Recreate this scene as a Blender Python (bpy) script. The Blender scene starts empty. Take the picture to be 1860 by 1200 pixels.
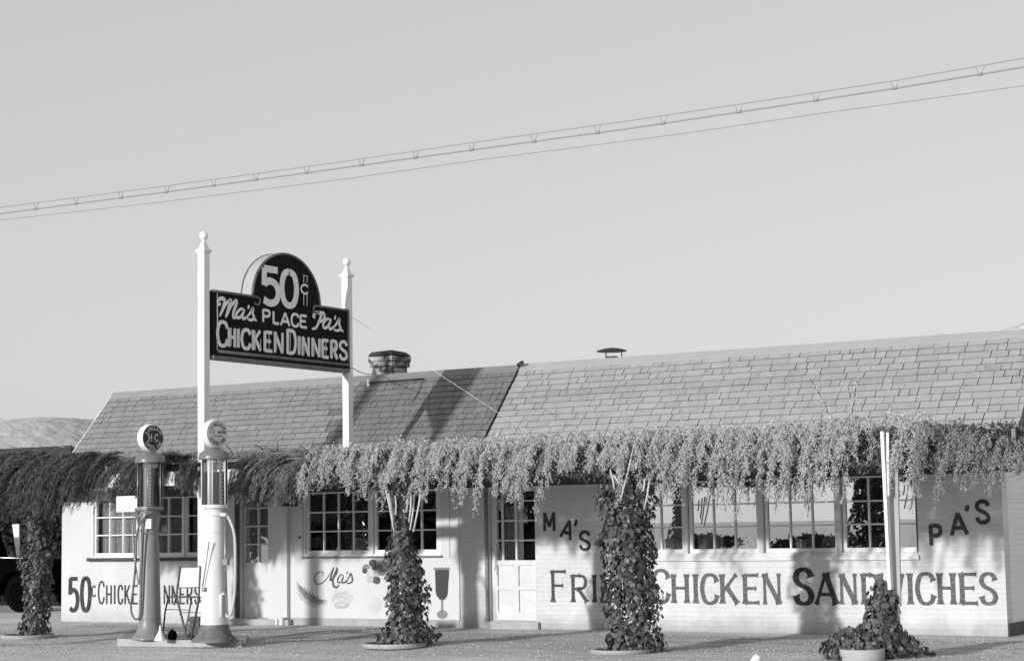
import bpy, math, random
import numpy as np
from mathutils import Matrix, Vector

# ------------------------------------------------------------------ camera
sc = bpy.context.scene
PW, PH, F = 1860, 1200, 3405.137
RW = np.array([[0.8508, 0.5250, -0.0170], [0.0686, -0.0790, 0.9945], [0.5209, -0.8474, -0.1034]])
_u, _s, _v = np.linalg.svd(RW); RW = _u @ _v
CAM = np.array([0.0, -23.668, 1.5])
cd = bpy.data.cameras.new('camera'); cam = bpy.data.objects.new('camera', cd)
sc.collection.objects.link(cam)
cd.sensor_width = 36; cd.sensor_fit = 'HORIZONTAL'; cd.lens = F / PW * 36
cd.clip_start = 0.1; cd.clip_end = 20000
M4 = Matrix.Identity(4)
for i in range(3):
    for j in range(3): M4[i][j] = RW[j][i]
    M4[i][3] = CAM[i]
cam.matrix_world = M4
sc.camera = cam
sc.view_settings.view_transform = 'Standard'; sc.view_settings.look = 'None'
sc.view_settings.exposure = 0.3; sc.view_settings.gamma = 1.0

# ------------------------------------------------------------------ sky and sun
SUN_EL = math.atan(0.20); SUN_SLOPE = 0.18           # low sun behind the camera, a little to the left
w = bpy.data.worlds.new('World'); sc.world = w; w.use_nodes = True
nt = w.node_tree; nt.nodes.clear()
sky = nt.nodes.new('ShaderNodeTexSky'); sky.sky_type = 'NISHITA'; sky.sun_disc = False
sun_dir = Vector((-SUN_SLOPE, -1, 0)).normalized()
sky.sun_elevation = SUN_EL; sky.sun_rotation = math.atan2(sun_dir.x, sun_dir.y)
sky.air_density = 1.0; sky.dust_density = 2.0; sky.ozone_density = 1.0; sky.altitude = 300
bw = nt.nodes.new('ShaderNodeRGBToBW'); bg = nt.nodes.new('ShaderNodeBackground'); wo = nt.nodes.new('ShaderNodeOutputWorld')
pw = nt.nodes.new('ShaderNodeMath'); pw.operation = 'POWER'; pw.inputs[1].default_value = 0.30    # film-like evenness of a hazy sky
ml = nt.nodes.new('ShaderNodeMath'); ml.operation = 'MULTIPLY'; ml.inputs[1].default_value = 2.46
nt.links.new(sky.outputs[0], bw.inputs[0]); nt.links.new(bw.outputs[0], pw.inputs[0]); nt.links.new(pw.outputs[0], ml.inputs[0]); nt.links.new(ml.outputs[0], bg.inputs[0]); nt.links.new(bg.outputs[0], wo.inputs[0])
bg.inputs[1].default_value = 0.15
sl = bpy.data.lights.new('sun', 'SUN'); sl.energy = 2.75; sl.angle = math.radians(1.3); sl.color = (1, 1, 1)
so = bpy.data.objects.new('sun', sl); sc.collection.objects.link(so)
sd = Vector((sun_dir.x * math.cos(SUN_EL), sun_dir.y * math.cos(SUN_EL), math.sin(SUN_EL)))
so.rotation_euler = sd.to_track_quat('Z', 'Y').to_euler(); so.location = (-10, -40, 20)

# ------------------------------------------------------------------ helpers
rnd = random.Random(7); rng = np.random.default_rng(11)
def at(px, py, **k):
    d = RW.T @ np.array([px - PW / 2, -(py - PH / 2), -F])
    (ax, v), = k.items(); i = 'xyz'.index(ax)
    return CAM + (v - CAM[i]) / d[i] * d
def wx(px, y=0.0, py=1050): return at(px, py, y=y)[0]
def wz(px, py, y=0.0): return at(px, py, y=y)[2]

def mat(name, g, rough=0.8, var=0.0, scale=8, bump=0.0, bscale=60, spec=0.3, metal=0.0, stain=None, g2=None, detail=5, stretch=None, sharp=None):
    m = bpy.data.materials.new(name); m.use_nodes = True
    n = m.node_tree; b = n.nodes['Principled BSDF']
    b.inputs['Base Color'].default_value = (g, g, g, 1); b.inputs['Roughness'].default_value = rough
    b.inputs['Specular IOR Level'].default_value = spec; b.inputs['Metallic'].default_value = metal
    tc = n.nodes.new('ShaderNodeTexCoord'); mp = n.nodes.new('ShaderNodeMapping')
    n.links.new(tc.outputs['Object'], mp.inputs[0])
    if stretch: mp.inputs['Scale'].default_value = stretch
    if var or g2 is not None:
        t = n.nodes.new('ShaderNodeTexNoise'); t.inputs['Scale'].default_value = scale; t.inputs['Detail'].default_value = detail
        t.inputs['Roughness'].default_value = 0.65
        n.links.new(mp.outputs[0], t.inputs['Vector'])
        r = n.nodes.new('ShaderNodeValToRGB'); n.links.new(t.outputs[0], r.inputs[0])
        lo, hi = (g * (1 - var), g * (1 + var)) if g2 is None else (g, g2)
        p0, p1 = (0.3, 0.7) if sharp is None else sharp
        r.color_ramp.elements[0].position = p0; r.color_ramp.elements[1].position = p1
        r.color_ramp.elements[0].color = (lo, lo, lo, 1); r.color_ramp.elements[1].color = (hi, hi, hi, 1)
        n.links.new(r.outputs[0], b.inputs['Base Color'])
    if bump:
        t2 = n.nodes.new('ShaderNodeTexNoise'); t2.inputs['Scale'].default_value = bscale; t2.inputs['Detail'].default_value = 4
        n.links.new(mp.outputs[0], t2.inputs['Vector'])
        bp = n.nodes.new('ShaderNodeBump'); bp.inputs['Strength'].default_value = 1.0; bp.inputs['Distance'].default_value = bump
        n.links.new(t2.outputs[0], bp.inputs['Height']); n.links.new(bp.outputs[0], b.inputs['Normal'])
    return m

def leafmat(name, lo, hi, trans=0.25, rough=0.6):
    """tone differs from leaf to leaf (random per island)"""
    m = bpy.data.materials.new(name); m.use_nodes = True; n = m.node_tree; b = n.nodes['Principled BSDF']
    g = n.nodes.new('ShaderNodeNewGeometry'); r = n.nodes.new('ShaderNodeValToRGB')
    n.links.new(g.outputs['Random Per Island'], r.inputs[0])
    r.color_ramp.elements[0].color = (lo, lo, lo, 1); r.color_ramp.elements[1].color = (hi, hi, hi, 1)
    n.links.new(r.outputs[0], b.inputs['Base Color']); b.inputs['Roughness'].default_value = rough
    b.inputs['Specular IOR Level'].default_value = 0.3
    tr = n.nodes.new('ShaderNodeBsdfTranslucent'); n.links.new(r.outputs[0], tr.inputs[0])
    mx = n.nodes.new('ShaderNodeMixShader'); mx.inputs[0].default_value = trans
    n.links.new(b.outputs[0], mx.inputs[1]); n.links.new(tr.outputs[0], mx.inputs[2])
    n.links.new(mx.outputs[0], n.nodes['Material Output'].inputs[0])
    return m

class MB:
    def __init__(s): s.v = []; s.f = []; s.sm = []
    def face(s, pts, smooth=False):
        n = len(s.v); s.v += [tuple(map(float, p)) for p in pts]; s.f.append(tuple(range(n, n + len(pts)))); s.sm.append(smooth)
    def box(s, x0, x1, y0, y1, z0, z1):
        n = len(s.v)
        for z in (z0, z1):
            for (x, y) in ((x0, y0), (x1, y0), (x1, y1), (x0, y1)): s.v.append((float(x), float(y), float(z)))
        for q in ((3, 2, 1, 0), (4, 5, 6, 7), (0, 1, 5, 4), (1, 2, 6, 5), (2, 3, 7, 6), (3, 0, 4, 7)):
            s.f.append(tuple(n + i for i in q)); s.sm.append(False)
        return s
    def beam(s, a, b, wd, ht, up=(0, 0, 1)):
        """rectangular bar between two points"""
        a = Vector(a); b = Vector(b); d = (b - a).normalized(); u = Vector(up)
        if abs(d.dot(u)) > 0.95: u = Vector((0, 1, 0))
        r = d.cross(u).normalized(); u = r.cross(d).normalized(); n = len(s.v)
        for p in (a, b):
            for (i, j) in ((-1, -1), (1, -1), (1, 1), (-1, 1)): s.v.append(tuple(p + r * (i * wd / 2) + u * (j * ht / 2)))
        for q in ((3, 2, 1, 0), (4, 5, 6, 7), (0, 1, 5, 4), (1, 2, 6, 5), (2, 3, 7, 6), (3, 0, 4, 7)):
            s.f.append(tuple(n + i for i in q)); s.sm.append(False)
        return s
    def tube(s, pts, r, k=8, closed=False):
        pts = [Vector(p) for p in pts]; m = len(pts); rs = r if isinstance(r, (list, tuple)) else [r] * m
        n = len(s.v); prev = None
        for i, p in enumerate(pts):
            d = (pts[min(i + 1, m - 1)] - pts[max(i - 1, 0)])
            if closed: d = pts[(i + 1) % m] - pts[i - 1]
            d.normalize()
            if prev is None:
                u = d.orthogonal().normalized()
            else:
                u = (prev - d * prev.dot(d)); u = u.normalized() if u.length > 1e-6 else d.orthogonal().normalized()
            prev = u; q = d.cross(u)
            for a in range(k):
                t = 2 * math.pi * a / k; s.v.append(tuple(p + (u * math.cos(t) + q * math.sin(t)) * rs[i]))
        for i in range(m if closed else m - 1):
            for a in range(k):
                b = (a + 1) % k; i2 = (i + 1) % m
                s.f.append((n + i * k + a, n + i * k + b, n + i2 * k + b, n + i2 * k + a)); s.sm.append(True)
        if not closed:
            s.f.append(tuple(n + a for a in range(k))[::-1]); s.sm.append(False)
            s.f.append(tuple(n + (m - 1) * k + a for a in range(k))); s.sm.append(False)
        return s
    def lathe(s, prof, c=(0, 0, 0), k=40, a0=0, a1=2 * math.pi, M=None):
        """prof: list of (radius, z); None breaks the smooth run"""
        segs = [[]]
        for p in prof:
            if p is None: segs.append([segs[-1][-1]])
            else: segs[-1].append(p)
        full = abs(a1 - a0 - 2 * math.pi) < 1e-6; kk = k if full else k + 1
        for sg in segs:
            n = len(s.v)
            for (r, z) in sg:
                for a in range(kk):
                    t = a0 + (a1 - a0) * a / k; q = Vector((r * math.cos(t), r * math.sin(t), z))
                    if M is not None: q = M @ q
                    s.v.append(tuple(q + Vector(c)))
            for i in range(len(sg) - 1):
                for a in range(k):
                    b = (a + 1) % kk
                    s.f.append((n + i * kk + a, n + i * kk + b, n + (i + 1) * kk + b, n + (i + 1) * kk + a)); s.sm.append(True)
        return s
    def build(s, name, m, parent=None, **props):
        me = bpy.data.meshes.new(name); me.from_pydata(s.v, [], s.f); me.materials.append(m)
        me.polygons.foreach_set('use_smooth', s.sm); me.update()
        return link(name, me, parent, **props)

def link(name, me, parent=None, **props):
    o = bpy.data.objects.new(name, me); sc.collection.objects.link(o)
    if parent is not None:
        o.parent = parent
        if parent.type == 'EMPTY': o.matrix_parent_inverse = Matrix.Translation(-parent.location)
    for k, v in props.items(): o[k] = v
    return o
def thing(name, label, cat, loc, group=None):
    o = bpy.data.objects.new(name, None); sc.collection.objects.link(o); o.location = Vector([float(c) for c in loc])
    o.empty_display_size = 0.2; o['label'] = label; o['category'] = cat
    if group: o['group'] = group
    return o
def leaves(name, C, N, T, L, Wd, m, parent=None, bend=0.25, pointed=True, **props):
    """many leaf faces: centres C, normals N, long axis T, lengths L, widths Wd; each leaf two bent triangles-pairs"""
    n = len(C); T = T / np.linalg.norm(T, axis=1, keepdims=True); S = np.cross(N, T)
    S /= np.linalg.norm(S, axis=1, keepdims=True) + 1e-9; N2 = np.cross(T, S)
    L = L[:, None]; Wd = Wd[:, None]
    tip = C + T * L * .5 - N2 * L * bend * .3; base = C - T * L * .5
    off = T * L * (0.08 if pointed else 0.0)
    l = C - off + S * Wd * .5 - N2 * L * bend * .15; r = C - off - S * Wd * .5 - N2 * L * bend * .15
    V = np.stack([base, r, tip, l], 1).reshape(-1, 3)
    me = bpy.data.meshes.new(name); me.vertices.add(4 * n); me.vertices.foreach_set('co', V.ravel().astype(np.float32))
    me.loops.add(4 * n); me.polygons.add(n)
    me.loops.foreach_set('vertex_index', np.arange(4 * n, dtype=np.int32))
    me.polygons.foreach_set('loop_start', np.arange(0, 4 * n, 4, dtype=np.int32))
    me.materials.append(m); me.update(calc_edges=True); me.validate()
    return link(name, me, parent, **props)

# ------------------------------------------------------------------ materials (a monochrome place: greys only)
M = dict(
    white=mat('white_paint', .80, .55, .08, 3, .002, 40),
    white2=mat('weathered_white_paint', .70, .7, .10, 5, .003, 30),
    stucco=mat('whitewashed_stucco', .62, .85, .10, 1.2, .004, 90, stretch=(1, 1, .35)),
    board=mat('painted_board', .66, .6, .05, 1.5, .002, 30, stretch=(1, 1, .2)),
    concrete=mat('concrete', .42, .9, .16, 4, .004, 80),
    plinth=mat('grey_base_course', .40, .9, .2, 3, .004, 60),
    dark=mat('dark_paint', .035, .45, .3, 6),
    sill=mat('dark_sill_and_shade', .06, .5, .3, 6),  # real dark sill paint, also used as painted shade on head and fascia
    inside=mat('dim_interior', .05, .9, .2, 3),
    pumpgrey=mat('grey_enamel', .23, .35, .15, 3, spec=.5),
    pumpcap=mat('grey_cap_enamel', .17, .35, .08, 4, spec=.5),
    pumpwhite=mat('white_enamel', .72, .35, .04, 3, spec=.5),
    pumpbase=mat('worn_base_enamel', .16, .5, .35, 6),
    tyre=mat('tyre_rubber', .005, .9, spec=0),
    rubber=mat('hose_rubber', .16, .6, .1, 20),
    hosewhite=mat('pale_hose', .5, .6, .1, 20),
    metal=mat('dull_metal', .30, .4, .2, 20, metal=.6),
    black=mat('sign_black_enamel', .010, .7, .4, 8, spec=.1),
    signlet=mat('sign_letter_enamel', .80, .5, .12, 14),
    signtrim=mat('sign_trim_metal', .12, .4, .3, 10, spec=.5),
    rope=mat('cane_wood', .55, .8, .15, 12),
    wood=mat('grey_weathered_wood', .22, .9, .3, 10, .004, 60, stretch=(.2, 1, 1)),
    tar=mat('tar_paper', .02, .9),
    bark=mat('bark', .07, .9, .3, 12, .01, 30),
    carblack=mat('car_black_paint', .003, .8, spec=.0),
    chrome=mat('bright_trim', .6, .25, metal=.9),
    curtain=mat('curtain_cloth', .55, .9, .3, 30, stretch=(6, 1, .3)),
    sheer=mat('sheer_curtain_cloth', .70, .9, .35, 12, stretch=(6, 1, .2)),
    wire=mat('wire_dark', .30, .6),
    wirepale=mat('wire_pale', .6, .6),
    brickc=mat('worn_brick', .14, .9, 0, 9, .01, 40, g2=.62, sharp=(.42, .56)),
    brickdark=mat('sooty_brick', .05, .9, .4, 9, .01, 40),
    soil=mat('dark_soil', .05, .95, .4, 20, .01, 60),
)
def add_brick(m, cw=.215, ch=.067, strength=.002, darken=.95):
    n = m.node_tree; b = n.nodes['Principled BSDF']; tc = n.nodes.new('ShaderNodeTexCoord'); mp = n.nodes.new('ShaderNodeMapping')
    mp.inputs['Rotation'].default_value = (math.radians(90), 0, 0)
    n.links.new(tc.outputs['Object'], mp.inputs[0])
    t = n.nodes.new('ShaderNodeTexBrick'); t.inputs['Scale'].default_value = 1.0; t.inputs['Brick Width'].default_value = cw
    t.inputs['Row Height'].default_value = ch; t.inputs['Mortar Size'].default_value = .004; t.inputs['Mortar Smooth'].default_value = .5
    t.inputs['Bias'].default_value = 0
    n.links.new(mp.outputs[0], t.inputs['Vector'])
    t.inputs['Color1'].default_value = (1, 1, 1, 1); t.inputs['Color2'].default_value = (.975, .975, .975, 1); t.inputs['Mortar'].default_value = (darken,) * 3 + (1,)
    old = b.inputs['Base Color'].links[0].from_socket
    mx = n.nodes.new('ShaderNodeMix'); mx.data_type = 'RGBA'; mx.blend_type = 'MULTIPLY'; mx.inputs[0].default_value = 1
    n.links.new(old, mx.inputs[6]); n.links.new(t.outputs[0], mx.inputs[7]); n.links.new(mx.outputs[2], b.inputs['Base Color'])
    inv = n.nodes.new('ShaderNodeMath'); inv.operation = 'SUBTRACT'; inv.inputs[0].default_value = 1
    n.links.new(t.outputs['Fac'], inv.inputs[1])
    nb = n.nodes.new('ShaderNodeTexNoise'); nb.inputs['Scale'].default_value = 25
    n.links.new(tc.outputs['Object'], nb.inputs['Vector'])
    ad = n.nodes.new('ShaderNodeMath'); ad.operation = 'MULTIPLY_ADD'; ad.inputs[1].default_value = .5
    n.links.new(nb.outputs[0], ad.inputs[0]); n.links.new(inv.outputs[0], ad.inputs[2])
    bp = n.nodes.new('ShaderNodeBump'); bp.inputs['Distance'].default_value = strength
    n.links.new(ad.outputs[0], bp.inputs['Height']); n.links.new(bp.outputs[0], b.inputs['Normal'])
    return m
M['brick'] = add_brick(mat('whitewashed_brick', .68, .8, .12, 1.6, stretch=(1.4, 1, .5)), )
M['brickend'] = mat('whitewashed_brick_end', .62, .8, .05, 1.1)

def wash(m, z1=.35, amount=.72):
    """splash-back dirt low on a wall, broken by noise"""
    n = m.node_tree; b = n.nodes['Principled BSDF']; tc = n.nodes.new('ShaderNodeTexCoord')
    sp = n.nodes.new('ShaderNodeSeparateXYZ'); n.links.new(tc.outputs['Object'], sp.inputs[0])
    t = n.nodes.new('ShaderNodeTexNoise'); t.inputs['Scale'].default_value = 2.5; t.inputs['Detail'].default_value = 6
    n.links.new(tc.outputs['Object'], t.inputs['Vector'])
    a = n.nodes.new('ShaderNodeMath'); a.operation = 'MULTIPLY_ADD'; a.inputs[1].default_value = -.35; n.links.new(t.outputs[0], a.inputs[0]); n.links.new(sp.outputs[2], a.inputs[2])
    mr = n.nodes.new('ShaderNodeMapRange'); mr.inputs[1].default_value = -.16; mr.inputs[2].default_value = z1 - .16
    mr.inputs[3].default_value = amount; mr.inputs[4].default_value = 1; n.links.new(a.outputs[0], mr.inputs[0])
    old = b.inputs['Base Color'].links[0].from_socket
    mx = n.nodes.new('ShaderNodeMix'); mx.data_type = 'RGBA'; mx.blend_type = 'MULTIPLY'; mx.inputs[0].default_value = 1
    n.links.new(old, mx.inputs[6]); n.links.new(mr.outputs[0], mx.inputs[7]); n.links.new(mx.outputs[2], b.inputs['Base Color'])
wash(M['brick'], .22, .62); wash(M['stucco'], .2, .8)

def paintmat(name, lo, hi, p=(.45, .6), scale=14):
    m = mat(name, lo, .8, 0, scale, g2=hi, sharp=p, stretch=(1, 1, 2.2)); return m
M['let_dark'] = paintmat('sign_paint_dark', .035, .075)
M['let_faded'] = paintmat('sign_paint_faded', .07, .17, (.35, .65))
M['let_mid'] = paintmat('sign_paint_mid', .05, .11, (.4, .65))
for k_ in ('let_dark', 'let_faded', 'let_mid'):
    if k_ != 'let_dark': add_brick(M[k_], darken=1.9)
M['script'] = paintmat('script_paint', .07, .14)
def glassmat(name, refl=.4, rough=0.0):
    m = bpy.data.materials.new(name); m.use_nodes = True; n = m.node_tree; n.nodes.clear()
    o = n.nodes.new('ShaderNodeOutputMaterial'); t = n.nodes.new('ShaderNodeBsdfTransparent'); g = n.nodes.new('ShaderNodeBsdfGlossy')
    t.inputs[0].default_value = (.97,) * 3 + (1,); g.inputs['Roughness'].default_value = rough; g.inputs[0].default_value = (.95,) * 3 + (1,)
    fr = n.nodes.new('ShaderNodeFresnel'); fr.inputs[0].default_value = 1.5
    a = n.nodes.new('ShaderNodeMath'); a.operation = 'ADD'; a.inputs[1].default_value = refl; n.links.new(fr.outputs[0], a.inputs[0])
    mx = n.nodes.new('ShaderNodeMixShader'); n.links.new(a.outputs[0], mx.inputs[0]); n.links.new(t.outputs[0], mx.inputs[1]); n.links.new(g.outputs[0], mx.inputs[2])
    n.links.new(mx.outputs[0], o.inputs[0]); return m
M['glass'] = glassmat('window_glass', .46)
M['pumpglass'] = glassmat('pump_glass', .06)

# ------------------------------------------------------------------ ground and far land
gm = mat('gravel', .46, .95, .0, 3, 0)
n = gm.node_tree; b = n.nodes['Principled BSDF']; tc = n.nodes.new('ShaderNodeTexCoord')
n1 = n.nodes.new('ShaderNodeTexNoise'); n1.inputs['Scale'].default_value = 34; n1.inputs['Detail'].default_value = 8; n1.inputs['Roughness'].default_value = .8
n2 = n.nodes.new('ShaderNodeTexNoise'); n2.inputs['Scale'].default_value = .9; n2.inputs['Detail'].default_value = 6
for q in (n1, n2): n.links.new(tc.outputs['Object'], q.inputs['Vector'])
r1 = n.nodes.new('ShaderNodeValToRGB'); r1.color_ramp.elements[0].position = .36; r1.color_ramp.elements[1].position = .62
r1.color_ramp.elements[0].color = (.46, .46, .46, 1); r1.color_ramp.elements[1].color = (.96, .96, .96, 1)
r2 = n.nodes.new('ShaderNodeValToRGB'); r2.color_ramp.elements[0].position = .35; r2.color_ramp.elements[1].position = .65
r2.color_ramp.elements[0].color = (.82, .82, .82, 1); r2.color_ramp.elements[1].color = (1, 1, 1, 1)
n.links.new(n1.outputs[0], r1.inputs[0]); n.links.new(n2.outputs[0], r2.inputs[0])
mx = n.nodes.new('ShaderNodeMix'); mx.data_type = 'RGBA'; mx.blend_type = 'MULTIPLY'; mx.inputs[0].default_value = 1
n.links.new(r1.outputs[0], mx.inputs[6]); n.links.new(r2.outputs[0], mx.inputs[7])
mpg = n.nodes.new('ShaderNodeMapping'); mpg.inputs['Scale'].default_value = (.12, 2.2, 1); mpg.inputs['Rotation'].default_value = (0, 0, .05); n.links.new(tc.outputs['Object'], mpg.inputs[0])
n3 = n.nodes.new('ShaderNodeTexNoise'); n3.inputs['Scale'].default_value = 1.6; n3.inputs['Detail'].default_value = 5; n.links.new(mpg.outputs[0], n3.inputs['Vector'])
r3 = n.nodes.new('ShaderNodeValToRGB'); r3.color_ramp.elements[0].position = .34; r3.color_ramp.elements[1].position = .52; r3.color_ramp.elements[0].color = (.74, .74, .74, 1); r3.color_ramp.elements[1].color = (1, 1, 1, 1); n.links.new(n3.outputs[0], r3.inputs[0])
mx2 = n.nodes.new('ShaderNodeMix'); mx2.data_type = 'RGBA'; mx2.blend_type = 'MULTIPLY'; mx2.inputs[0].default_value = 1
n.links.new(mx.outputs[2], mx2.inputs[6]); n.links.new(r3.outputs[0], mx2.inputs[7]); n.links.new(mx2.outputs[2], b.inputs['Base Color'])
bp = n.nodes.new('ShaderNodeBump'); bp.inputs['Distance'].default_value = .012; n.links.new(n1.outputs[0], bp.inputs['Height']); n.links.new(bp.outputs[0], b.inputs['Normal'])
g = MB()
xs = [-6000, -1200, -200, -60] + list(np.linspace(-34, 6, 81)) + [60, 200, 1200, 6000]
ys = [-6000, -1200, -200, -40, -15] + list(np.linspace(-9, 3, 41)) + [12, 40, 200, 1200, 6000]
def gz(x, y):
    if -34 < x < 6 and -9 < y < 0.2:
        f = min(1, (y + 9) / 2, (0.2 - y) / .6 if y > -.4 else 1)
        return max(-.03, min(.03, (.012 * math.sin(y * 3.1 + .4 * math.sin(x * .6)) + .01 * math.sin(x * 1.3 + y * 2)) * f)) - .005
    return -.005
nx = len(xs)
for y in ys:
    for x in xs: g.v.append((float(x), float(y), gz(x, y)))
for j in range(len(ys) - 1):
    for i in range(nx - 1): g.f.append((j * nx + i, j * nx + i + 1, (j + 1) * nx + i + 1, (j + 1) * nx + i)); g.sm.append(True)
g.build('ground', gm, kind='structure')

nP = 26000; pr = np.random.default_rng(9)
PX = pr.uniform(-25.5, -4.5, nP); PY = -7.2 + pr.random(nP) * 7.1; PS = .005 + .012 * pr.random(nP) ** 3
tt = pr.uniform(0, 6.28, nP); ov = np.array([[1, 0, 0], [0, 1, 0], [-1, 0, 0], [0, -1, 0], [0, 0, .75], [0, 0, -.5]])
sc3 = np.stack([PS * pr.uniform(.8, 1.5, nP), PS * pr.uniform(.7, 1.2, nP), PS], 1)
V = ov[None] * sc3[:, None, :]; ca, sa = np.cos(tt)[:, None], np.sin(tt)[:, None]
V = np.stack([V[..., 0] * ca - V[..., 1] * sa + PX[:, None], V[..., 0] * sa + V[..., 1] * ca + PY[:, None], V[..., 2] + np.array([gz(a, b_) for a, b_ in zip(PX, PY)])[:, None]], -1).reshape(-1, 3)
tri = np.array([[0, 1, 4], [1, 2, 4], [2, 3, 4], [3, 0, 4], [1, 0, 5], [2, 1, 5], [3, 2, 5], [0, 3, 5]])
FI = (tri[None] + 6 * np.arange(nP)[:, None, None]).reshape(-1, 3)
me = bpy.data.meshes.new('gravel'); me.from_pydata(V.tolist(), [], FI.tolist()); me.materials.append(leafmat('pebble', .22, .58, 0, .9)); link('gravel', me, None, kind='stuff')
def hill(name, pts, Y, depth, m, seed):
    """pts: crest (x, z) list at distance Y"""
    r = np.random.default_rng(seed); g = MB(); px = [p[0] for p in pts]; pz = [p[1] for p in pts]
    X = np.linspace(px[0], px[-1], 160); Z = np.interp(X, px, pz)
    for k in range(2, 7): Z += np.interp(X, np.linspace(px[0], px[-1], 8 * 2 ** (k - 2) + 1), r.normal(0, 1, 8 * 2 ** (k - 2) + 1)) * max(pz) * .022 / k ** 1.3
    Z = np.maximum(Z, 0); rows = 14
    for j in range(rows + 1):
        t = j / rows
        for x, z in zip(X, Z):
            wob = 1 + .06 * math.sin(x * .02 + j) * math.sin(math.pi * t)
            g.v.append((float(x), Y - depth * (1 - t), float(z * (math.sin(t * math.pi / 2) ** 1.2) * (wob if 0 < j < rows else 1)) - 2))
    nn = len(X)
    for j in range(rows):
        for i in range(nn - 1): g.f.append((j * nn + i, j * nn + i + 1, (j + 1) * nn + i + 1, (j + 1) * nn + i)); g.sm.append(True)
    g.build(name, m, kind='structure')
hm = mat('dry_hillside_hazed', .50, .95, .08, .02, 6, .05, detail=8)  # dry grass, painted paler and flatter in place of distance haze
def P(px, py, Y): q = at(px, py, y=Y); return (q[0], q[2])
hill('hill', [P(-500, 930, 1500), P(-200, 850, 1500), P(-60, 790, 1500), P(10, 766, 1500), P(60, 762, 1500), P(110, 757, 1500), P(170, 756, 1500), P(230, 775, 1500), P(330, 830, 1500), P(520, 930, 1500)], 1500, 500, hm, 3)
hill('hill', [P(1790, 930, 1700), P(1800, 700, 1700), P(1810, 625, 1700), P(1822, 600, 1700), P(1840, 584, 1700), P(1862, 577, 1700), P(1960, 560, 1700), P(2200, 640, 1700), P(2500, 930, 1700)], 1700, 80, hm, 5)

# ------------------------------------------------------------------ lettering engine (strokes in a unit box, y up)
def catmull(p, k=8):
    p = [np.array(q, float) for q in p]; out = []
    ext = [2 * p[0] - p[1]] + p + [2 * p[-1] - p[-2]]
    for i in range(1, len(ext) - 2):
        for j in range(k):
            t = j / k; a, b_, c, d = ext[i - 1:i + 3]
            out.append(.5 * ((2 * b_) + (-a + c) * t + (2 * a - 5 * b_ + 4 * c - d) * t * t + (-a + 3 * b_ - 3 * c + d) * t ** 3))
    out.append(p[-1]); return out
# heavier stroke 'a', lighter stroke 'b'; s = smooth curve, l = straight run
GL = {
 'F': ['al .14,0 .14,1', 'bl .14,.96 .96,.96', 'bl .14,.52 .78,.52'],
 'R': ['al .14,0 .14,1', 'bl .14,.96 .50,.96', 'as .48,.96 .74,.92 .84,.74 .74,.54 .46,.48', 'bl .46,.49 .14,.49', 'al .44,.49 .90,0'],
 'I': ['al .5,0 .5,1'],
 'E': ['al .14,0 .14,1', 'bl .14,.96 .94,.96', 'bl .14,.52 .80,.52', 'bl .14,.04 .96,.04'],
 'D': ['al .14,0 .14,1', 'bl .14,.96 .46,.96', 'as .44,.96 .74,.88 .88,.5 .74,.12 .44,.04', 'bl .46,.04 .14,.04'],
 'C': ['as .92,.74 .80,.92 .52,.98 .24,.88 .10,.5 .24,.12 .52,.02 .80,.09 .93,.30'],
 'H': ['al .14,0 .14,1', 'al .86,0 .86,1', 'bl .14,.52 .86,.52'],
 'K': ['al .14,0 .14,1', 'bl .86,1 .16,.40', 'al .36,.56 .90,0'],
 'N': ['bl .14,0 .14,1', 'al .14,.98 .86,.03', 'bl .86,0 .86,1'],
 'S': ['as .86,.76 .76,.92 .50,.98 .22,.90 .14,.72 .30,.57 .68,.44 .86,.26 .76,.08 .48,.02 .22,.08 .12,.26'],
 'A': ['bl .08,0 .50,1', 'al .50,1 .92,0', 'bl .22,.32 .78,.32'],
 'W': ['al .04,1 .28,0', 'bl .28,0 .50,.95', 'al .50,.95 .72,0', 'bl .72,0 .96,1'],
 'M': ['al .12,0 .12,1', 'al .14,.97 .50,.25', 'bl .50,.25 .86,.97', 'al .88,0 .88,1'],
 'P': ['al .16,0 .16,1', 'bl .16,.95 .5,.95', 'as .48,.95 .76,.91 .86,.72 .76,.52 .48,.46', 'bl .50,.46 .16,.46'],
 'L': ['al .16,0 .16,1', 'bl .16,.05 .92,.05'],
 'O': ['as .5,.98 .2,.86 .1,.5 .2,.14 .5,.02 .8,.14 .9,.5 .8,.86 .5,.98'],
 '0': ['as .5,.97 .24,.86 .13,.5 .24,.14 .5,.03 .76,.14 .87,.5 .76,.86 .5,.97'],
 'G': ['as .90,.76 .78,.92 .52,.98 .24,.88 .10,.5 .24,.12 .52,.02 .78,.08 .88,.2', 'al .86,.1 .86,.42', 'bl .86,.42 .56,.42'],
 'U': ['as .14,1 .14,.5 .18,.16 .5,.02 .82,.16 .86,.5 .86,1'],
 'T': ['al .5,0 .5,1', 'bl .06,.95 .94,.95'],
 '5': ['bl .86,.93 .18,.93', 'al .20,.95 .18,.48', 'as .20,.53 .46,.62 .76,.54 .88,.32 .76,.10 .46,.03 .16,.10'],
 'c': ['as .86,.76 .70,.92 .44,.94 .18,.74 .12,.5 .18,.26 .44,.06 .72,.08 .88,.26'],
 "'": ['as .5,.9 .62,.6 .3,.1'],
 '.': ['al .5,0 .5,.12'], '-': ['bl .1,.5 .9,.5'],
}
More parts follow.
